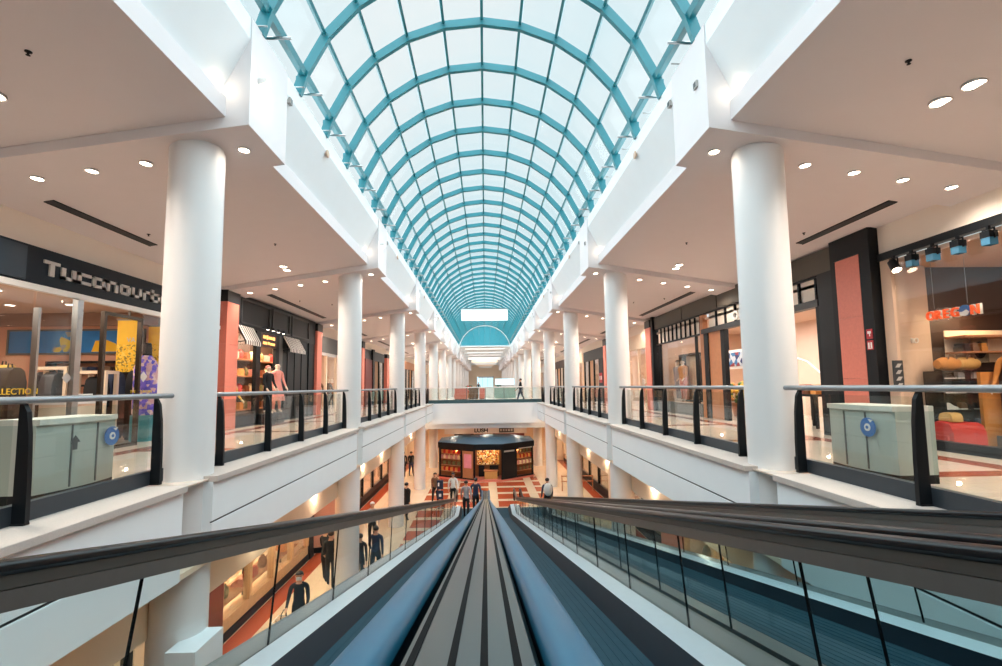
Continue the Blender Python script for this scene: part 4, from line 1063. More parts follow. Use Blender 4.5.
for i, (x, mt) in enumerate([(8.4, CLOTHO), (8.75, CARD)]):
    t = thing('cushion_bag', ['amber-lit yellow duffel bag on top of the black shelving, left', 'pale folded bag on top of the black shelving, right'][i], 'bag', (x, 8.45, 1.34))
    MB().tube([(x - .2, 8.45, 1.46), (x - .1, 8.45, 1.47), (x + .1, 8.45, 1.47), (x + .2, 8.45, 1.46)], [.08, .12, .12, .08], 12).build('bag_body', mt, t, smooth=True)
    MB().tube([(x - .08, 8.35, 1.55), (x - .05, 8.35, 1.63), (x + .05, 8.35, 1.63), (x + .08, 8.35, 1.55)], .012, 6).build('handle', CLOTHB, t)
fl = thing('wall_shelf', 'warm lit niche shelf over the black shelving in the right shop', 'shelf', (9.3, 8.6, 1.8))
MB().box(8.62, 9.9, 8.3, 8.7, 1.94, 1.98).box(8.62, 9.9, 8.3, 8.7, 1.66, 1.69).build('shelf_board', WOODM, fl)
MB().box(8.62, 9.9, 8.68, 8.7, 1.5, 2.1).build('niche_back', CREAM, fl)
for i in range(3):
    single('folded_garment', MB().box(8.68 + i*.16, 8.8 + i*.16, 8.38, 8.6, 1.69, 1.78).box(8.69 + i*.16, 8.79 + i*.16, 8.39, 8.59, 1.78, 1.84), [CLOTHK, CLOTHB, CLOTHO][i], 'folded garment in the warm niche, %s from the left' % ORD[i], 'garment', 'garments in the warm niche', origin=(8.74 + i*.16, 8.5, 1.69), bevel=.01)
light('AREA', 'niche_light', (9.0, 8.45, 2.5), 16, (1, .72, .42), .5, (0, 0, 0))
pk = thing('poster', 'black and grey patterned poster behind the right shop mannequin', 'poster', (9.05, 8.55, 1.7))
MB().box(8.93, 9.25, 8.5, 8.53, 1.5, 1.95).build('poster_board', M('poster_grey', (128, 112, 92), .6, var=.3, scale=12), pk)
MB().ball((9.08, 8.49, 1.72), .12, .02, .16, 12, 8).build('dark_figure', CLOTHK, pk)
bag('large red backpack at the foot of the black shelving', 8.03, 8.12, .03, .5, .44, .4, CLOTHR)
bag('second red backpack leaning beside the larger one', 8.3, 8.1, .03, .4, .42, .3, CLOTHR)
bag('small beige bag resting on the red backpacks', 8.02, 8.1, .46, .26, .16, .2, CARD)
pb_ = thing('display_board', 'yellow plywood board standing beside the black shelving', 'board', (9.1, 8.0, 0))
MB().box(8.62, 8.95, 8.1, 8.16, 0.03, 1.31).build('board_face', CLOTHO, pb_); MB().box(8.6, 8.97, 8.02, 8.22, 0, .03).build('board_foot', BLACK, pb_)
mannequin('mannequin in tan jacket and beige cap in the right shop window', 8.95, 7.85, .22, 1.58, rad(-70), MQ(CLOTHO, CLOTHG), hair=CARD, stride=.06, arms=(25, 10))
mannequin('mannequin in olive jacket farther right in the shop window', 9.1, 6.0, .22, 1.62, rad(-70), MQ(GOODS[5], CLOTHK), hair=None, stride=.06)
pd = thing('window_platform', 'low grey platform under the mannequins in the right shop window', 'platform', (8.8, 6.2, 0))
MB().box(8.7, 9.6, 5.2, 8.0, .02, .22).build('platform_top', GREYB, pd); MB().box(8.75, 9.55, 5.25, 7.95, 0, .02).build('platform_foot', BLACK, pd)
shop_lamps(1, 0.5, 8.0, 8.2, 9.9, 3, 1, 'one of the round ceiling lights inside the right window shop', 'ceiling lights in the right window shop', e=170, col=(1, .84, .66))

# black pillar surround with the terracotta slab
T = thing('pillar_surround', 'tall black pillar surround with fire signs on the right', 'pillar', (XW, 9.4, 0))
MB().box(XW - .2, XW + .2, 8.87, 9.13, 0, 4.16).build('near_face', BLACK, T); MB().box(XW - .2, XW + .2, 9.79, 9.92, 0, 4.16).build('far_face', BLACK, T)
MB().box(XW - .2, XW + .2, 9.13, 9.79, 3.72, 4.16).build('head_panel', BLACK, T)
fs = MB().box(XW - .212, XW - .2, 8.93, 9.07, 1.99, 2.18).build('fire_sign', FIRE, T)
MB().box(XW - .216, XW - .212, 8.96, 9.04, 2.09, 2.14).box(XW - .216, XW - .212, 8.98, 9.0, 2.04, 2.09).build('pictogram', LETW, fs)
fs = MB().box(XW - .212, XW - .2, 8.93, 9.07, 1.78, 1.96).build('fire_sign', FIRE, T)
MB().box(XW - .216, XW - .212, 8.95, 8.985, 1.82, 1.92).box(XW - .216, XW - .212, 9.01, 9.045, 1.82, 1.92).box(XW - .216, XW - .212, 8.945, 9.05, 1.80, 1.815).build('pictogram', LETW, fs)
stone_pillar(1, 9.14, 9.78, 3.7, 'terracotta stone slab pillar set in the black surround on the right', .01, XW + .02)

# ------------------------------------------------------------------ upper right: black framed shop with clerestory panes
T = thing('storefront', 'black framed shopfront with a strip of small upper panes on the right', 'shopfront', (XW, 15.5, 0))
MB().box(XW - .1, XW + .1, 9.94, 21.0, 3.6, 4.12).build('fascia', OLIVE, T)
for y in (12.5, 15.2, 18.0): MB().box(XW - .115, XW - .1, y, y + .02, 3.62, 4.1).build('fascia_joint', BLACK, T)
MB().box(XW - .1, XW + .1, 9.94, 10.5, 0, 3.6).build('side_panel', BLACKP, T)
MB().box(XW - .12, XW + .08, 10.5, 16.4, 2.88, 3.04).build('beam', CHAR, T)
MB().box(XW - .1, XW + .06, 10.5, 10.6, 0, 2.88).build('post', BLACK, T)
MB().box(XW - .06, XW + .04, 9.94, 21.0, 3.55, 3.6).build('top_rail', BLACK, T)
y = 10.6
while y < 15.9:
    MB().box(XW - .06, XW + .04, y, y + .05, 3.04, 3.55).build('upper_mullion', BLACK, T)
    pane(T, 1, XW, y + .05, y + .6, 3.04, 3.55, M('frosted_pane', (226, 214, 200), .4, var=.04)); y += .6
y = 16.6
while y < 20.8:
    MB().box(XW - .06, XW + .04, y, y + .04, 2.92, 3.55).build('upper_mullion', BLACK, T)
    pane(T, 1, XW, y + .04, y + .42, 2.92, 3.55, MATS['frosted_pane']); y += .42
MB().box(XW - .06, XW + .04, 16.55, 20.95, 2.88, 2.93).build('window_rail', BLACK, T)
for y in (17.0, 20.55): MB().box(XW - .06, XW + .04, y, y + .05, 0, 2.9).build('mullion', BLACK, T)
MB().box(XW - .08, XW + .08, 16.3, 16.55, 0, 3.55).build('pilaster', WOODM, T)
MB().box(XW - .08, XW + .08, 16.0, 16.3, 0, 2.88).build('post', BLACK, T)
MB().box(XW - .04, XW + .04, 15.12, 16.0, 0, 2.88).build('wood_panel', WOODM, T)
MB().box(XW - .08, XW + .06, 14.9, 15.12, 0, 2.88).build('post', BLACK, T)
MB().box(XW - .06, XW + .08, 16.55, 21.0, 0, .45).build('sill', GREYB, T)
pane(T, 1, XW, 16.55, 20.95, .45, 2.88)
text('O', .36, .03, LETW, 'sign_letter', T, (XW - .15, 14.12, 3.07), ROT_R, .012); text('B', .36, .03, LETW, 'sign_letter', T, (XW - .15, 13.78, 3.07), ROT_R, .012)
MB().box(XW - .2, XW + .2, 21.0, 21.2, 0, 4.16).build('end_post', BLACK, T)
stone_pillar(1, 21.25, 21.9, 3.72, 'terracotta stone pillar beyond the black framed shop on the right', .34)
divider(1, 9.97); divider(1, 21.1)
struct('wall_right', MB().box(11.6, 11.7, 9.97, 21.1, 0, 3.4), M('blush_wall', (232, 208, 192), .6, var=.03))
cab = thing('display_cabinet', 'tall mirror-framed cabinet in the window of the black framed shop', 'cabinet', (8.3, 19.6, 0))
open_frame(cab, 1, 8.3, 18.6, 20.3, .45, 2.4, .05, BLACK, 'cabinet_frame', .3); MB().box(8.6, 8.63, 18.6, 20.3, .45, 2.4).build('cabinet_back', CREAM, cab)
MB().box(8.32, 8.5, 19.8, 20.25, .5, 1.9).build('cabinet_door', WOODM, cab)
mannequin('mannequin in dark hat and tan top in the black framed shop window', 8.05, 19.3, .45, 1.7, rad(-60), MQ(CLOTHO, CLOTHP), hair=CLOTHK, stride=.03)
mannequin('mannequin in grey coat in the black framed shop window', 8.1, 19.95, .45, 1.7, rad(-60), MQ(CLOTHG, CLOTHG), hair=CLOTHK, stride=.03)
mannequin('mannequin in black dress nearest the doorway of the black framed shop', 8.15, 17.3, .45, 1.72, rad(-60), MQ(CLOTHK, CLOTHK), hair=CLOTHK, stride=.03, skirt=True)
scn = thing('hanging_screen', 'blue and white screen hung from the ceiling in the black framed shop', 'screen', (9.4, 18.0, 2))
MB().box(9.4, 9.46, 16.6, 18.6, 1.7, 2.42).build('screen_frame', LETW, scn); MB().box(9.39, 9.4, 16.7, 18.5, 1.8, 2.32).build('screen_picture', speckle_mat('screen_print', [(40, 60, 110), (200, 210, 220), (60, 120, 170), (150, 60, 70)], 6), scn)
for y in (17.0, 18.2): MB().tube([(9.43, y, 2.45), (9.43, y, 3.36)], .015, 6).build('hanger', BLACK, scn)
def bouquet(label, x, y, z, r, cols, cat='plant'):
    t = thing('flower_display', label, cat, (x, y, z))
    MB().lathe([(.2, 0), (.27, .5), (.25, .5), (.24, .46)], (x, y, z), 14).build('pot', WOODM, t, smooth=True)
    for mt in cols:
        m = MB()
        for i in range(16):
            a = RN.uniform(0, 6.28); rr_ = RN.uniform(0, r); zz = RN.uniform(.5, .5 + 1.5*r)
            m.ball((x + rr_*math.cos(a), y + rr_*math.sin(a), z + zz), RN.uniform(.06, .12), n=7, m=5)
        m.build('foliage' if mt is GREEN else 'blossoms', mt, t, smooth=True)
bouquet('green and orange flower arrangement behind the doorway of the black framed shop', 8.95, 16.75, 0, .42, [GREEN, CLOTHO, CLOTHY])
bouquet('green and yellow flower arrangement nearer the nearest right column', 8.75, 15.6, 0, .42, [GREEN, CLOTHY])
for i, (x, y, lb) in enumerate([(8.6, 11.9, 'dark display table by the near edge of the black framed shop'), (9.95, 13.9, 'dark display table deeper inside the black framed shop')]):
    rack_table(lb, y, y + .9, x, .8, BLACK)
    for j in range(3):
        single('shop_product', MB().box(x - .2, x + .1, y + .1 + j*.27, y + .3 + j*.27, .86, 1.02).box(x - .15, x + .05, y + .13 + j*.27, y + .27 + j*.27, 1.02, 1.1), GOODS[(j*2 + i) % 6], 'small goods on the %s, %s along' % (lb.split(' by')[0].split(' deeper')[0] + (' near the edge' if i == 0 else ' farther in'), ORD[j]), 'product', origin=(x, y + .2 + j*.27, .86))
gr_ = thing('garment_rail', 'curved white rack with garments at the edge of the black framed shop', 'rack', (9.2, 13.6, 0))
MB().tube([(9.2, 14.6, .0), (9.2, 14.6, 1.75), (9.2, 14.2, 1.98), (9.2, 13.4, 1.75), (9.2, 12.8, 1.35), (9.2, 12.7, 0)], .025, 8).build('rack_tube', LETW, gr_, smooth=True)
shop_lamps(1, 10.4, 20.8, 8.2, 10.2, 4, 2, 'one of the round ceiling lights in the black framed shop', 'ceiling lights in the black framed shop', e=260, col=(1, .92, .84))

# beyond on the right
def logo_shop():
    T = thing('storefront', 'pale pink shopfront with a grey emblem beyond the black framed shop', 'shopfront', (XW, 25.5, 0))
    MB().box(XW - .1, XW + .05, 22.0, 29.0, 2.9, 3.62).build('sign_band', CREAM, T)
    em = MB().lathe([(.26, 0), (.26, .02)], n=20).xf(Matrix.Translation((XW - .1, 26.4, 3.25)) @ Matrix.Rotation(rad(-90), 4, 'Y')).build('emblem', LETG, T)
    text('a', .42, .01, CHAR, 'emblem_lettering', T, (XW - .13, 26.5, 3.13), ROT_R, .01)
    for i, (yy, ch) in enumerate([(25.7, 'K'), (25.2, 'O'), (24.7, 'R'), (24.2, 'E'), (23.7, 'S')]): pass
    MB().box(XW - .06, XW + .04, 25.4, 26.6, 0, 2.8).build('door', DKRED, T)
    for y in (22.1, 23.4, 25.2, 26.7, 28.8): MB().box(XW - .08, XW + .04, y, y + .14, 0, 2.9).build('mullion', CREAM, T)
    for a, b in ((22.24, 23.4), (23.54, 25.2), (26.84, 28.8)): pane(T, 1, XW - .03, a, b, .1, 2.9)
    divider(1, 29.1)
    struct('wall_right', MB().box(9.8, 9.9, 21.9, 29.1, 0, 3.4), CREAM)
    light('AREA', 'shop_light', (8.8, 25.5, 3.3), 130, (1, .84, .7), 2, sy=5)
    mannequin('mannequin in pink dress in the pale pink shop window', 8.1, 23.0, 0, 1.7, rad(-60), MQ(CLOTHP, CLOTHP), hair=None, stride=.03, skirt=True)
    mannequin('mannequin in white blouse in the pale pink shop window', 8.1, 24.6, 0, 1.7, rad(-60), MQ(CLOTHW, CLOTHP), hair=None, stride=.03)
logo_shop()
stone_pillar(1, 29.3, 29.9, 3.6, 'terracotta stone pillar behind the second right column', .4)
far_shop(1, 30.0, 36.4, BLACKP, 2.9, WOODM, 'black shopfront with red notices past the second right column', 70, posts=BLACK)
npn = [o for o in COL.objects if o.get('label', '').startswith('black shopfront with red notices')][0]
MB().box(XW - .13, XW - .1, 30.4, 31.54, 0, 2.9).build('notice_panel', BLACK, npn)
for i, (y, lb) in enumerate([(31.2, 'left'), (30.8, 'right')]):
    nt = thing('notice', 'small red and white notice on the black shopfront, %s of the pair' % lb, 'notice', (XW - .15, y, 1.6))
    MB().box(XW - .15, XW - .13, y - .15, y + .15, 1.3, 1.95).build('notice_board', FIRE, nt); MB().box(XW - .156, XW - .15, y - .1, y + .1, 1.5, 1.75).build('notice_print', LETW, nt)
far_shop(1, 36.9, 44.4, CREAM, 2.9, CREAM, 'cream shopfront behind the third right column', 120)
far_shop(1, 44.6, 52.0, DKBROWN, 2.9, BEIGE, 'brown-signed shopfront behind the fourth right column', 90, posts=BLACK)
far_shop(1, 52.2, 60.0, CREAM, 2.9, CREAM, 'cream shopfront far along the right', 100)
far_shop(1, 60.2, 75.0, LETW, 2.9, CREAM, 'white-signed shopfront farthest along the right', 120)

# ------------------------------------------------------------------ recycling units behind the near railings
def bin_unit(s, label, y0, y1):
    x0, x1 = 4.62, 5.15
    t = thing('recycling_bin', label, 'bin', (s*4.9, (y0+y1)/2, 0), 'curved recycling units')
    pts = [(s*(x0 + .07*(1 - math.sin(math.pi*i/10))), y0 + (y1 - y0)*i/10) for i in range(11)] + [(s*x1, y1), (s*x1, y0)]
    MB().prism(pts, 'z', .1, .82).build('bin_body', BINM, t)
    pts2 = [(p[0] + (-s*.03 if i < 11 else 0), p[1]) for i, p in enumerate(pts)]
    MB().prism(pts2, 'z', .82, .88).build('bin_lid', M('bin_lid_cream', (206, 206, 196), .4), t)
    MB().prism(pts, 'z', 0, .1).build('plinth', BLACK, t)
    m = MB()
    for f in (.34, .67):
        y = y0 + (y1 - y0) * f; m.box(s*(x0 - .004), s*(x0 + .03), y - .006, y + .006, .12, .8)
    m.build('door_joint', GREYB, t)
    c = y0 + (y1 - y0) * (.3 if s > 0 else .9); zc = .62
    if s < 0: c = y1 - .14
    d = MB().lathe([(.115, 0), (.115, .008)], n=28).xf(Matrix.Translation((s*(x0 - .001), c, zc)) @ Matrix.Rotation(-s*rad(90), 4, 'Y')).build('round_emblem', BLUEB, t)
    MB().lathe([(.045, 0), (.045, .006)], n=20).xf(Matrix.Translation((s*(x0 - .009), c, zc)) @ Matrix.Rotation(-s*rad(90), 4, 'Y')).build('emblem_ring', LETW, d)
    MB().lathe([(.02, 0), (.02, .004)], n=14).xf(Matrix.Translation((s*(x0 - .0155), c, zc)) @ Matrix.Rotation(-s*rad(90), 4, 'Y')).build('emblem_dot', BLUEB, d)
    yq = c + (-.05 if s > 0 else .05)
    MB().prism([(yq, zc + .06), (yq - .04, zc + .09), (yq + .035, zc + .10)], 'x', s*(x0 - .010), s*(x0 - .014)).build('emblem_arrow', LETW, d)
    if s < 0:
        MB().prism([(5.6, .52), (5.66, .52), (5.66, .60), (5.7, .60), (5.63, .68), (5.56, .60), (5.6, .60)], 'x', s*(x0 - .002), s*(x0 - .006)).build('small_pictogram', CHAR, t)
    return t
bin_unit(-1, 'frosted recycling unit with a round blue emblem behind the nearest left railing', 5.23, 6.3)
bin_unit(1, 'frosted recycling unit with a round blue emblem behind the nearest right railing', 5.4, 6.45)
cb = thing('wooden_cabinet', 'brown wooden cabinet behind the nearest left railing, before the recycling unit', 'cabinet', (-5.5, 5.2, 0))
MB().box(-5.8, -5.22, 4.75, 5.6, .05, .84).build('cabinet_body', WOODM, cb); MB().box(-5.84, -5.18, 4.71, 5.64, .84, .87).build('cabinet_top', CLOTHB, cb); MB().box(-5.75, -5.27, 4.8, 5.55, 0, .05).build('plinth', BLACK, cb)
MB().box(-5.22, -5.2, 5.1, 5.14, .4, .55).build('handle', BLACK, cb)

# ------------------------------------------------------------------ lower floor shops
def lower_pillar(s, y0, y1, mat, label, x=XL):
    t = thing('shop_post', label, 'post', (s*x, (y0+y1)/2, LZ))
    MB().box(s*(x - .08), s*(x + .08), y0, y1, LZ, -1.96).build('post_shaft', mat, t); MB().box(s*(x - .1), s*(x - .08), y0, y1, LZ, LZ + .22).build('post_foot', BLACK, t)
def lower_shop(s, y0, y1, label, bays, frame, goods, e, back, glow, base=.55, prod=True, cl=None):
    t = thing('storefront', label, 'shopfront', (s*XL, (y0+y1)/2, LZ))
    MB().box(s*(XL - .06), s*(XL + .15), y0, y1, LZ, LZ + .2).build('base_rail', BLACK, t)
    MB().box(s*(XL - .02), s*(XL + .15), y0, y1, LZ + .2, LZ + base).build('sill', frame, t)
    MB().box(s*(XL - .04), s*(XL + .12), y0, y1, -2.4, -1.9).build('head_panel', frame, t)
    w = (y1 - y0) / bays
    for i in range(bays + 1):
        y = y0 + w*i; MB().box(s*(XL - .05), s*(XL + .12), max(y0, y - .07), min(y1, y + .07), LZ + base, -2.4).build('mullion', frame, t)
    for i in range(bays):
        MB().box(s*XL, s*(XL+.012), y0 + w*i + .1, y0 + w*(i+1) - .1, LZ + base, -2.4).build('glass_pane', SHOPG, t)
    struct('wall_%s' % SIDE[s], MB().box(s*8.3, s*8.4, y0, y1, LZ, -1.9), back)
    struct('wall_divider', MB().box(s*(XL + .1), s*9.6, y1 - .04, y1 + .04, LZ, -1.9), CREAM)
    light('AREA', 'shop_light', (s*7.3, (y0+y1)/2, -2.0), e, glow, .9, sy=(y1-y0)*.8)
    if prod:
        n = int((y1 - y0) / .75)
        nm = label.split(' on ')[0].replace('shopfront', 'shop')
        for lv in range(3):
            sh = thing('display_shelf', '%s display shelf of the %s' % (['bottom', 'middle', 'top'][lv], nm), 'shelf', (s*7.1, (y0+y1)/2, LZ + .6 + lv*.62))
            MB().box(s*6.8, s*7.4, y0 + .15, y1 - .15, LZ + .58 + lv*.62, LZ + .62 + lv*.62).build('shelf_board', WOODM, sh)
            for yq in (y0 + .2, (y0+y1)/2, y1 - .24): MB().box(s*7.34, s*7.4, yq, yq + .04, LZ + (0 if lv == 0 else lv*.62), LZ + .58 + lv*.62).build('bracket', CHAR, sh)
            for i in range(n):
                y = y0 + .45 + i*.75 + (.2 if lv % 2 else 0); z = LZ + .62 + lv*.62
                if y > y1 - .3: continue
                r = (i*7 + lv*3) % 3
                if r == 0: m = MB().box(s*6.9, s*7.2, y - .16, y + .16, z, z + .2).box(s*6.92, s*7.18, y - .14, y + .14, z + .2, z + .26)
                elif r == 1: m = MB().lathe([(.1, 0), (.14, .1), (.12, .26), (.06, .32), (.06, .36)], (s*7.05, y, z), 10)
                else: m = MB().prism([(s*6.88, z), (s*7.22, z), (s*7.2, z + .1), (s*7.02, z + .22), (s*6.9, z + .2)], 'y', y - .07, y + .07)
                single('shop_product', m, goods[(i*5 + lv*2) % len(goods)], 'small lit goods on shelves of the %s' % ' '.join(nm.split(' ')[:7]), 'product', 'goods in the ' + nm, origin=(s*7.05, y, z))
lower_shop(-1, 2.0, 9.4, 'dark lower shopfront below the nearest left balcony', 3, BLACKP, GOODS, 60, DKBROWN, (1, .8, .55), prod=False)
lower_pillar(-1, 9.4, 11.2, CREAM, 'broad cream wall post of the lower floor below the nearest left column')
lower_pillar(-1, 11.2, 11.45, BLACK, 'black post at the near edge of the lit lower shop')
lower_pillar(-1, 11.45, 12.4, DKRED, 'oxblood wall panel beside the lit lower shop')
lower_shop(-1, 12.4, 18.2, 'warm lit lower shopfront with timber posts on the left', 4, M('timber_post', (216, 178, 136), .5, var=.12, scale=6), GOODS, 330, CREAM, (1, .76, .5), .5)
lower_pillar(-1, 18.2, 18.6, BLACK, 'black post at the far edge of the warm lit lower shop')
rc = thing('rounded_corner', 'pale pink rounded shop corner on the lower floor', 'corner wall', (-6.5, 19.6, LZ))
MB().lathe([(.75, .2), (.75, 3.02)], (-6.6, 19.6, LZ), 28).build('curved_wall', M('pink_wall', (226, 168, 150), .5, var=.04), rc, smooth=True)
MB().lathe([(.77, 0), (.77, .2)], (-6.6, 19.6, LZ), 28).build('skirting', BLACK, rc, smooth=True)
lower_pillar(-1, 20.4, 21.2, TERRAP, 'pinkish stone wall post behind the second left column')
lower_pillar(-1, 21.2, 21.8, GREYB, 'grey wall post behind the second left column')
lower_shop(-1, 21.8, 26.0, 'black lower shopfront with red lit interior on the left', 3, BLACK, [GOODS[3], GOODS[0], GOODS[3]], 150, REDIN, (1, .5, .3), .5)
lower_shop(-1, 26.0, 33.0, 'red lit lower shopfront beyond the third left column', 3, BLACKP, GOODS, 120, REDIN, (1, .6, .4), .5, prod=False)
lower_shop(-1, 33.0, 40.3, 'cream lower shopfront far on the left', 3, CREAM, GOODS, 120, CREAM, (1, .8, .6), .5, prod=False)
lower_shop(1, 2.0, 10.0, 'cream lower shopfront below the nearest right balcony', 3, CREAM, GOODS, 100, CREAM, (1, .8, .6), prod=False)
lower_shop(1, 10.0, 16.0, 'lower shopfront with amber goods seen through the walkway glass on the right', 3, M('timber_post', (206, 164, 118)), GOODS, 160, CREAM, (1, .76, .5), .5)
lower_pillar(1, 16.0, 18.0, TERRAP, 'pinkish stone wall post behind the second right column')
lower_shop(1, 18.0, 24.6, 'black lower shopfront with amber goods behind the third right column', 3, BLACK, GOODS, 60, DKBROWN, (1, .66, .4), .5)
lower_pillar(1, 24.6, 25.6, CREAM, 'cream wall post of the lower floor on the right')
lower_shop(1, 25.6, 33.0, 'dark lower shopfront beside the kiosk on the right', 3, BLACK, GOODS, 40, DKBROWN, (1, .7, .5), .5, prod=False)
lower_shop(1, 33.0, 40.3, 'cream lower shopfront far on the right', 3, CREAM, GOODS, 120, CREAM, (1, .8, .6), .5, prod=False)
wr_ = thing('wooden_rail', 'low brown double rail by the lower right columns', 'rail', (5.2, 29, LZ))
for z in (.55, .85): MB().tube([(4.4, 28.6, LZ + z), (6.3, 28.6, LZ + z)], .03, 8).build('rail_bar', WOODM, wr_)
for x in (4.45, 5.35, 6.25): MB().tube([(x, 28.6, LZ), (x, 28.6, LZ + .9)], .03, 8).build('rail_post', WOODM, wr_)
# little uplights on the lower beams
for s in (-1, 1):
    for k in range(0, 5):
        for q, f in enumerate((.33, .72)):
            y = ycol(k) + SP * f
            t = thing('beam_spotlight', 'small bright spotlight under the %s balcony, %s of two past the %s column' % (SIDE[s], ('nearer', 'farther')[q], ORD[k]), 'spotlight', (s*4.2, y, -1.35), 'spotlights under the balconies')
            MB().box(s*4.13, s*4.25, y - .05, y + .05, -1.22, -1.1).build('bracket', STEELD, t)
            MB().lathe([(.05, .1), (.075, .09), (.085, -.06), (.08, -.06)], (s*4.17, y, -1.3), 14).build('lamp_head', LETW, t, smooth=True)
            MB().lathe([(.078, -.065), (.078, -.06)], (s*4.17, y, -1.3), 14).build('lens', LAMPE, t)
            light('POINT', 'beam_lamp', (s*4.08, y, -1.5), 9, (1, .8, .6), .05)
    for k in range(0, 9):
        for j, x in enumerate((5.1, 6.0)):
            y = 4 + k*4.0
            t = thing('ceiling_downlight', 'one of the round downlights under the %s side of the lower ceiling' % SIDE[s], 'downlight', (s*x, y, -1.95), 'downlights of the lower %s ceiling' % SIDE[s])
            MB().lathe([(.09, -.012), (.11, -.004), (.11, .02), (.09, .02)], (s*x, y, -1.955), 16).build('trim_ring', STEEL, t); MB().lathe([(.088, -.006), (.088, .01)], (s*x, y, -1.955), 16).build('lens', LAMPE, t)
        light('SPOT', 'lower_lamp', (s*5.5, 4 + k*4.0, -2.02), 130, (1, .82, .64), .1, (0, 0, 0), 160, 1.0)
for k in range(3):
    for x in (-2.4, 0, 2.4):
        y = 34.8 + k*2.0
        t = thing('ceiling_downlight', 'one of the downlights under the far crossing', 'downlight', (x, y, -1.72), 'downlights under the far crossing')
        MB().lathe([(.09, -.012), (.11, -.004), (.11, .02), (.09, .02)], (x, y, -1.725), 16, cap=False).build('trim_ring', STEEL, t); MB().lathe([(.088, -.006), (.088, .01)], (x, y, -1.725), 16).build('lens', LAMPE, t)
        light('SPOT', 'lower_lamp', (x, y, -1.8), 60, (1, .8, .6), .1, (0, 0, 0), 160, 1.0)
# far wall shop with lettering behind the kiosk
T = thing('storefront', 'white far shopfront with dark lettering above the kiosk roof', 'shopfront', (0, 40.3, LZ))
MB().box(-3.4, 3.4, 40.2, 40.4, -2.72, -1.72).build('sign_board', LETW, T)
text('LUSH', .42, .01, BLACK, 'sign_lettering', T, (-.95, 40.18, -2.6), ROT_F, .014, 1.15)
MB().box(1.11, 2.34, 40.17, 40.2, -2.66, -2.25).build('sign_plate', CHAR, T)
m = MB()
for i in range(5): m.box(1.2 + i*.22, 1.34 + i*.22, 40.16, 40.17, -2.55, -2.36)
m.build('plate_mark', LETG, T)
MB().box(-2.6, -1.0, 40.25, 40.4, LZ, -2.6).build('window_panel', DKBROWN, T); MB().box(.6, 3.2, 40.25, 40.4, LZ, -2.6).build('window_panel', DKRED, T)

# ------------------------------------------------------------------ the kiosk under the crossing
K = thing('kiosk', 'black faceted shop kiosk with a slate roof and lit shelves', 'kiosk', (0, 33, LZ))
PL = [(-3.2, 33.4), (-0.75, 31.7), (1.05, 31.7), (3.25, 33.4), (3.25, 36.2), (-3.2, 36.2)]
cx, cy = 0, 34
ZT = LZ + 2.42
MB().prism([(x*1.02, cy + (y - cy)*1.04) for x, y in PL], 'z', ZT - .38, ZT).build('roof_fascia', BLACK, K)
top = MB(); vs = [(x*1.02, cy + (y - cy)*1.04, ZT) for x, y in PL] + [(x*.5, cy + .2 + (y - cy)*.5, ZT + .28) for x, y in PL]
top.add(vs, [(i, (i+1) % 6, 6 + (i+1) % 6, 6 + i) for i in range(6)] + [tuple(range(6, 12))]).build('roof', SLATE, K)
MB().prism(PL, 'z', LZ, LZ + .12).build('plinth', TERRA, K)
MB().prism([(-3.1, 33.6), (0.0, 33.2), (3.15, 33.6), (3.15, 36.1), (-3.1, 36.1)], 'z', LZ + .12, ZT - .4).build('core', M('kiosk_core', (150, 92, 50), .6, var=.3, scale=6), K)
def facet(p, q, f0, f1, z0, z1, th, off=0.0):
    (x0, y0), (x1, y1) = p, q; dx, dy = x1 - x0, y1 - y0; l = math.hypot(dx, dy); nx, ny = dy / l, -dx / l
    a = (x0 + dx*f0 + nx*off, y0 + dy*f0 + ny*off); b = (x0 + dx*f1 + nx*off, y0 + dy*f1 + ny*off)
    return MB().prism([a, b, (b[0] - nx*th, b[1] - ny*th), (a[0] - nx*th, a[1] - ny*th)], 'z', z0, z1)
for (i, segs) in ((0, (0, .04, .62, .66, .97, 1.0)), (2, (0, .03, .42, .46, .96, 1.0))):
    p, q = PL[i], PL[i+1]
    for a, b in ((segs[0], segs[1]), (segs[2], segs[3]), (segs[4], segs[5])):
        facet(p, q, a, b, LZ + .12, ZT - .38, .08).build('upright', BLACK, K)
    for z in (.12, 1.95): facet(p, q, 0, 1, LZ + z, LZ + z + .1, .1).build('rail', BLACK, K)
for z in (.5, .9, 1.3, 1.65):
    facet(PL[0], PL[1], .04, .62, LZ + z, LZ + z + .03, .3, -.08).build('shelf_board', WOODM, K)
    facet(PL[2], PL[3], .46, .96, LZ + z, LZ + z + .03, .3, -.08).build('shelf_board', WOODM, K)
MB().box(-.6, .9, 33.05, 33.1, LZ + .9, LZ + 1.95).build('goods_display', speckle_mat('kiosk_goods', [(240, 200, 130), (214, 130, 60), (250, 236, 200), (120, 60, 40), (200, 170, 90)], 11), K)
MB().box(-.5, -.1, 32.95, 33.03, LZ + .12, LZ + .85).box(.25, .85, 32.95, 33.03, LZ + .12, LZ + .85).build('dark_drawers', BLACKP, K)
facet(PL[0], PL[1], .68, .95, LZ + .2, LZ + 1.95, .05).build('poster_case', WOODM, K)
facet(PL[0], PL[1], .72, .92, LZ + .85, LZ + 1.75, .02, .02).build('pink_poster', PINKP, K)
facet(PL[2], PL[3], .04, .42, LZ + .2, LZ + 1.95, .05).build('dark_panel', BLACKP, K)
for pq, f0, f1, zz in (((PL[2], PL[3]), .06, .38, 1.86), ((PL[1], PL[2]), .45, .85, 2.1)):
    facet(pq[0], pq[1], f0, f1, LZ + zz, LZ + zz + .1, .01, .02).build('sign_strip', LETG, K)
facet(PL[2], PL[3], .5, .94, LZ + 1.98, LZ + 2.09, .01, .06).build('sign_strip', LETG, K)
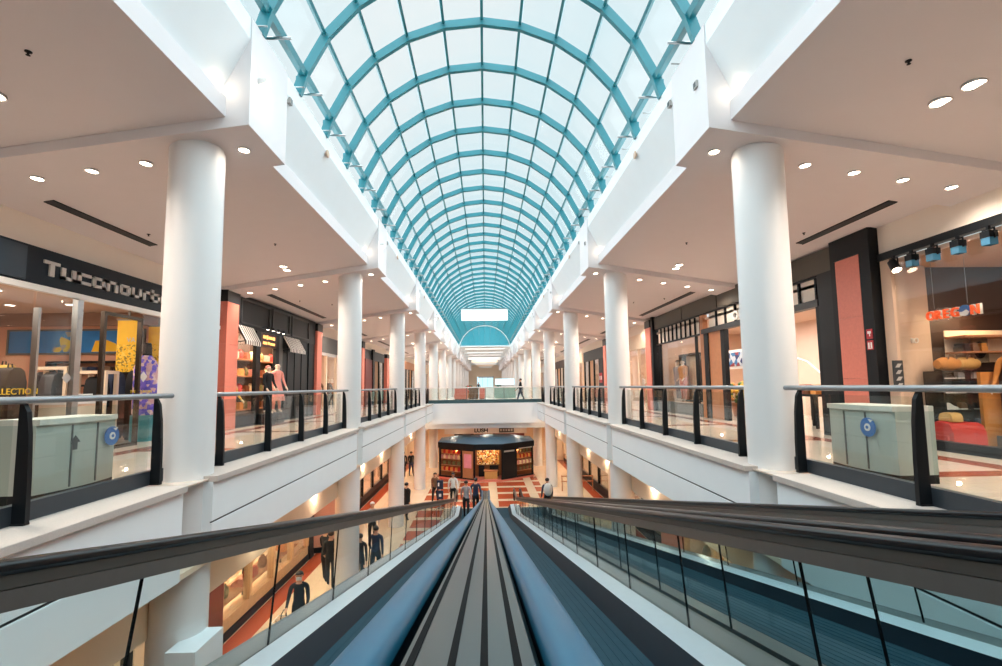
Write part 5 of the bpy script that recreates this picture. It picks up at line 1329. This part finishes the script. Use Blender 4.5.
for f in (.0, .97): facet(PL[1], PL[2], f, f + .03, LZ + .12, ZT - .38, .08).build('upright', BLACK, K)
kc = thing('counter', 'low amber counter in the open middle of the kiosk', 'counter', (.3, 32.2, LZ))
MB().box(-.1, .75, 32.1, 32.5, LZ + .12, LZ + .6).build('counter_body', CARD, kc); MB().box(-.15, .8, 32.05, 32.55, LZ + .6, LZ + .65).build('counter_top', WOODM, kc)
for (i, f0, f1) in ((0, .06, .60), (2, .48, .94)):
    p, q = PL[i], PL[i+1]
    for lv, z in enumerate((.53, .93, 1.33, 1.68)):
        for j in range(8):
            f = f0 + (f1 - f0) * (j + .5) / 8; x = p[0] + (q[0] - p[0])*f; y = p[1] + (q[1] - p[1])*f + .28
            m = MB().lathe([(.07, 0), (.09, .08), (.085, .2), (.04, .24), (.04, .27)], (x, y, LZ + z), 8) if (j + lv) % 2 else MB().box(x - .1, x + .1, y - .06, y + .06, LZ + z, LZ + z + .2).box(x - .08, x + .08, y - .05, y + .05, LZ + z + .2, LZ + z + .24)
            single('kiosk_product', m, GOODS[(j*3 + lv*2 + i) % 6], 'one of the small lit goods on the %s shelves of the kiosk' % ('left' if i == 0 else 'right'), 'product', 'goods on the %s kiosk shelves' % ('left' if i == 0 else 'right'), origin=(x, y, LZ + z))
for x in (-1.9, 0.2, 2.1): light('POINT', 'kiosk_lamp', (x, 32.75 if abs(x) > 1 else 32.4, LZ + 1.95), 34, (1, .68, .38), .08)
st = thing('sign_stand', 'narrow blue information stand at the foot of the left walkway', 'sign stand', (-2.35, 25.2, LZ))
MB().box(-2.52, -2.2, 25.2, 25.24, LZ + .95, LZ + 1.4).build('upper_panel', CLOTHN, st); MB().box(-2.52, -2.2, 25.2, 25.24, LZ + .45, LZ + .88).build('lower_panel', CLOTHN, st)
MB().box(-2.4, -2.32, 25.24, 25.28, LZ + .03, LZ + 1.4).build('pole', STEEL, st); MB().box(-2.55, -2.17, 25.05, 25.4, LZ, LZ + .03).build('base', STEELD, st)
MB().box(-2.47, -2.4, 25.19, 25.2, LZ + 1.1, LZ + 1.28).box(-2.42, -2.3, 25.19, 25.2, LZ + .58, LZ + .72).build('pictogram', LETW, st)

# ------------------------------------------------------------------ things standing in the far upper hall
for i, (x, y, w, h, mt, lb) in enumerate([(-2.2, 44, 1.2, 1.0, TERRAP, 'low red seating block beyond the far railing, leftmost'), (-1.1, 46, .9, 1.05, CLOTHB, 'low brown seating block beyond the far railing'), (-.3, 45, .5, 1.0, TERRA, 'small red stand beyond the far railing')]):
    t = thing('seating_block', lb, 'seat', (x, y, 0))
    MB().box(x - w/2, x + w/2, y - .4, y + .4, .05, .5).build('seat', mt, t); MB().box(x - w/2, x + w/2, y + .25, y + .4, .5, h).build('backrest', mt, t); MB().box(x - w/2 + .05, x + w/2 - .05, y - .35, y + .35, 0, .05).build('foot', BLACK, t)
ck = thing('hall_counter', 'pale counter with a bright screen beyond the far railing, right of its middle', 'counter', (1.9, 48, 0))
MB().box(.9, 3.0, 47.7, 48.4, 0, 1.0).build('counter_body', M('counter_teal', (150, 176, 166), .5), ck); MB().box(.8, 3.1, 47.6, 48.5, 1.0, 1.05).build('counter_top', LETW, ck)
MB().box(1.0, 2.9, 47.95, 48.0, 1.3, 1.9).build('screen', WINBLUE, ck); MB().box(1.1, 1.15, 47.97, 48.02, 1.05, 1.3).box(2.75, 2.8, 47.97, 48.02, 1.05, 1.3).build('screen_post', STEEL, ck)
kt = thing('hall_kiosk', 'tall white display case in the middle of the far upper hall', 'display case', (0, 52, 0))
MB().box(-.7, .9, 51.7, 52.5, 0, 1.0).build('case_base', LETW, kt); MB().box(-.65, .85, 51.75, 52.45, 1.0, 2.1).build('case_glass', RAILG, kt); MB().box(-.75, .95, 51.65, 52.55, 2.1, 2.2).build('case_top', CLOTHG, kt)
bouquet('leafy planter in the far upper hall left of the display case', -1.6, 50, 0, .5, [GREEN, CLOTHR])
bouquet('dark leafy planter in the far upper hall right of the display case', 1.5, 56, 0, .5, [GREEN])
for i in range(5):
    y = 68 + i*7.5
    t = thing('hanging_banner', 'pale banner hung across the far hall, %s beyond the vault' % ORD[i], 'banner', (0, y, 4.9))
    MB().box(-2.4 + .3*i, 2.2 - .2*i, y, y + .05, 4.9, 5.3).build('banner_cloth', CREAM if i % 2 else LETW, t); MB().box(-2.6, 2.6, y - .02, y + .07, 5.3, 5.34).build('hanging_bar', STEEL, t)

for i in range(8):  # white roof panels; their glow is added to brighten the dark far hall
    y = 61.7 + i*6.2
    t = thing('hall_fill_panel', 'wide white panel with added glow under the far flat roof, %s beyond the vault' % ORD[i], 'fill light', (0, y, 6.0), 'added fill panels of the far hall')
    MB().box(-2.6, 2.6, y - .9, y + .9, 5.98, 6.1).build('panel_tray', LETW, t); MB().box(-2.5, 2.5, y - .8, y + .8, 5.965, 5.98).build('fill_face', M('far_fill_glow', (240, 246, 248), .5, var=0, emit=(236, 246, 250), es=.6), t)
    light('AREA', 'panel_fill', (0, y, 5.94), 110, (.95, .98, 1), 4.6, (0, 0, 0), sy=1.5)
    for s in (-1, 1): light('SPOT', 'hall_fill', (s*5.5, y, 4.3), 110, WARM, .2, (0, 0, 0), 160, 1.0)  # unseen fill spots added on both sides to brighten the hall
# ------------------------------------------------------------------ sky, daylight, camera
w = bpy.data.worlds.new('overcast_sky'); SC.world = w; w.use_nodes = True
nt = w.node_tree; bg = nt.nodes['Background']
tc = nt.nodes.new('ShaderNodeTexCoord'); nz = nt.nodes.new('ShaderNodeTexNoise'); nz.inputs['Scale'].default_value = 2.2; nz.inputs['Detail'].default_value = 5
cr = nt.nodes.new('ShaderNodeValToRGB'); cr.color_ramp.elements[0].position = .35; cr.color_ramp.elements[1].position = .65
cr.color_ramp.elements[0].color = (0.80, 0.95, 1.0, 1); cr.color_ramp.elements[1].color = (1, 1, 1, 1)
nt.links.new(tc.outputs['Generated'], nz.inputs['Vector']); nt.links.new(nz.outputs['Fac'], cr.inputs[0]); nt.links.new(cr.outputs[0], bg.inputs['Color'])
bg.inputs['Strength'].default_value = 0.71
sun = light('SUN', 'daylight', (0, 20, 20), 7.0, (0.90, 0.97, 1.0), 0.1, (rad(-12), 0, 0)); sun.data.angle = rad(165)
po = light('AREA', 'skylight_portal', (0, 29, 8.6), 1, (1, 1, 1), 6.4, (0, 0, 0), sy=74); po.data.cycles.is_portal = True

cam = bpy.data.cameras.new('camera'); co = bpy.data.objects.new('camera', cam); COL.objects.link(co)
yaw, pit, rol = rad(1.94), rad(4.93), rad(.727)
F = Vector((math.sin(yaw)*math.cos(pit), math.cos(yaw)*math.cos(pit), math.sin(pit)))
R0 = Vector((math.cos(yaw), -math.sin(yaw), 0)); U0 = R0.cross(F)
Rv = R0*math.cos(rol) - U0*math.sin(rol); Uv = U0*math.cos(rol) + R0*math.sin(rol)
m = Matrix((Rv, Uv, -F)).transposed().to_4x4(); m.translation = Vector((0, 0, 1.17))
co.matrix_world = m
cam.sensor_width = 36; cam.lens = 480 / 1002 * 36; cam.shift_y = (344.7 - 333) / 1002
cam.clip_start = 0.01; cam.clip_end = 400
SC.camera = co
vs = SC.view_settings
vs.view_transform = 'Standard'; vs.look = 'None'; vs.exposure = 0.45; vs.gamma = 1.0; vs.use_curve_mapping = False
cy_ = SC.cycles
cy_.max_bounces = 10; cy_.diffuse_bounces = 5; cy_.glossy_bounces = 4; cy_.transmission_bounces = 4; cy_.transparent_max_bounces = 40
cy_.sample_clamp_indirect = 6; cy_.caustics_reflective = False; cy_.caustics_refractive = False; cy_.use_denoising = True
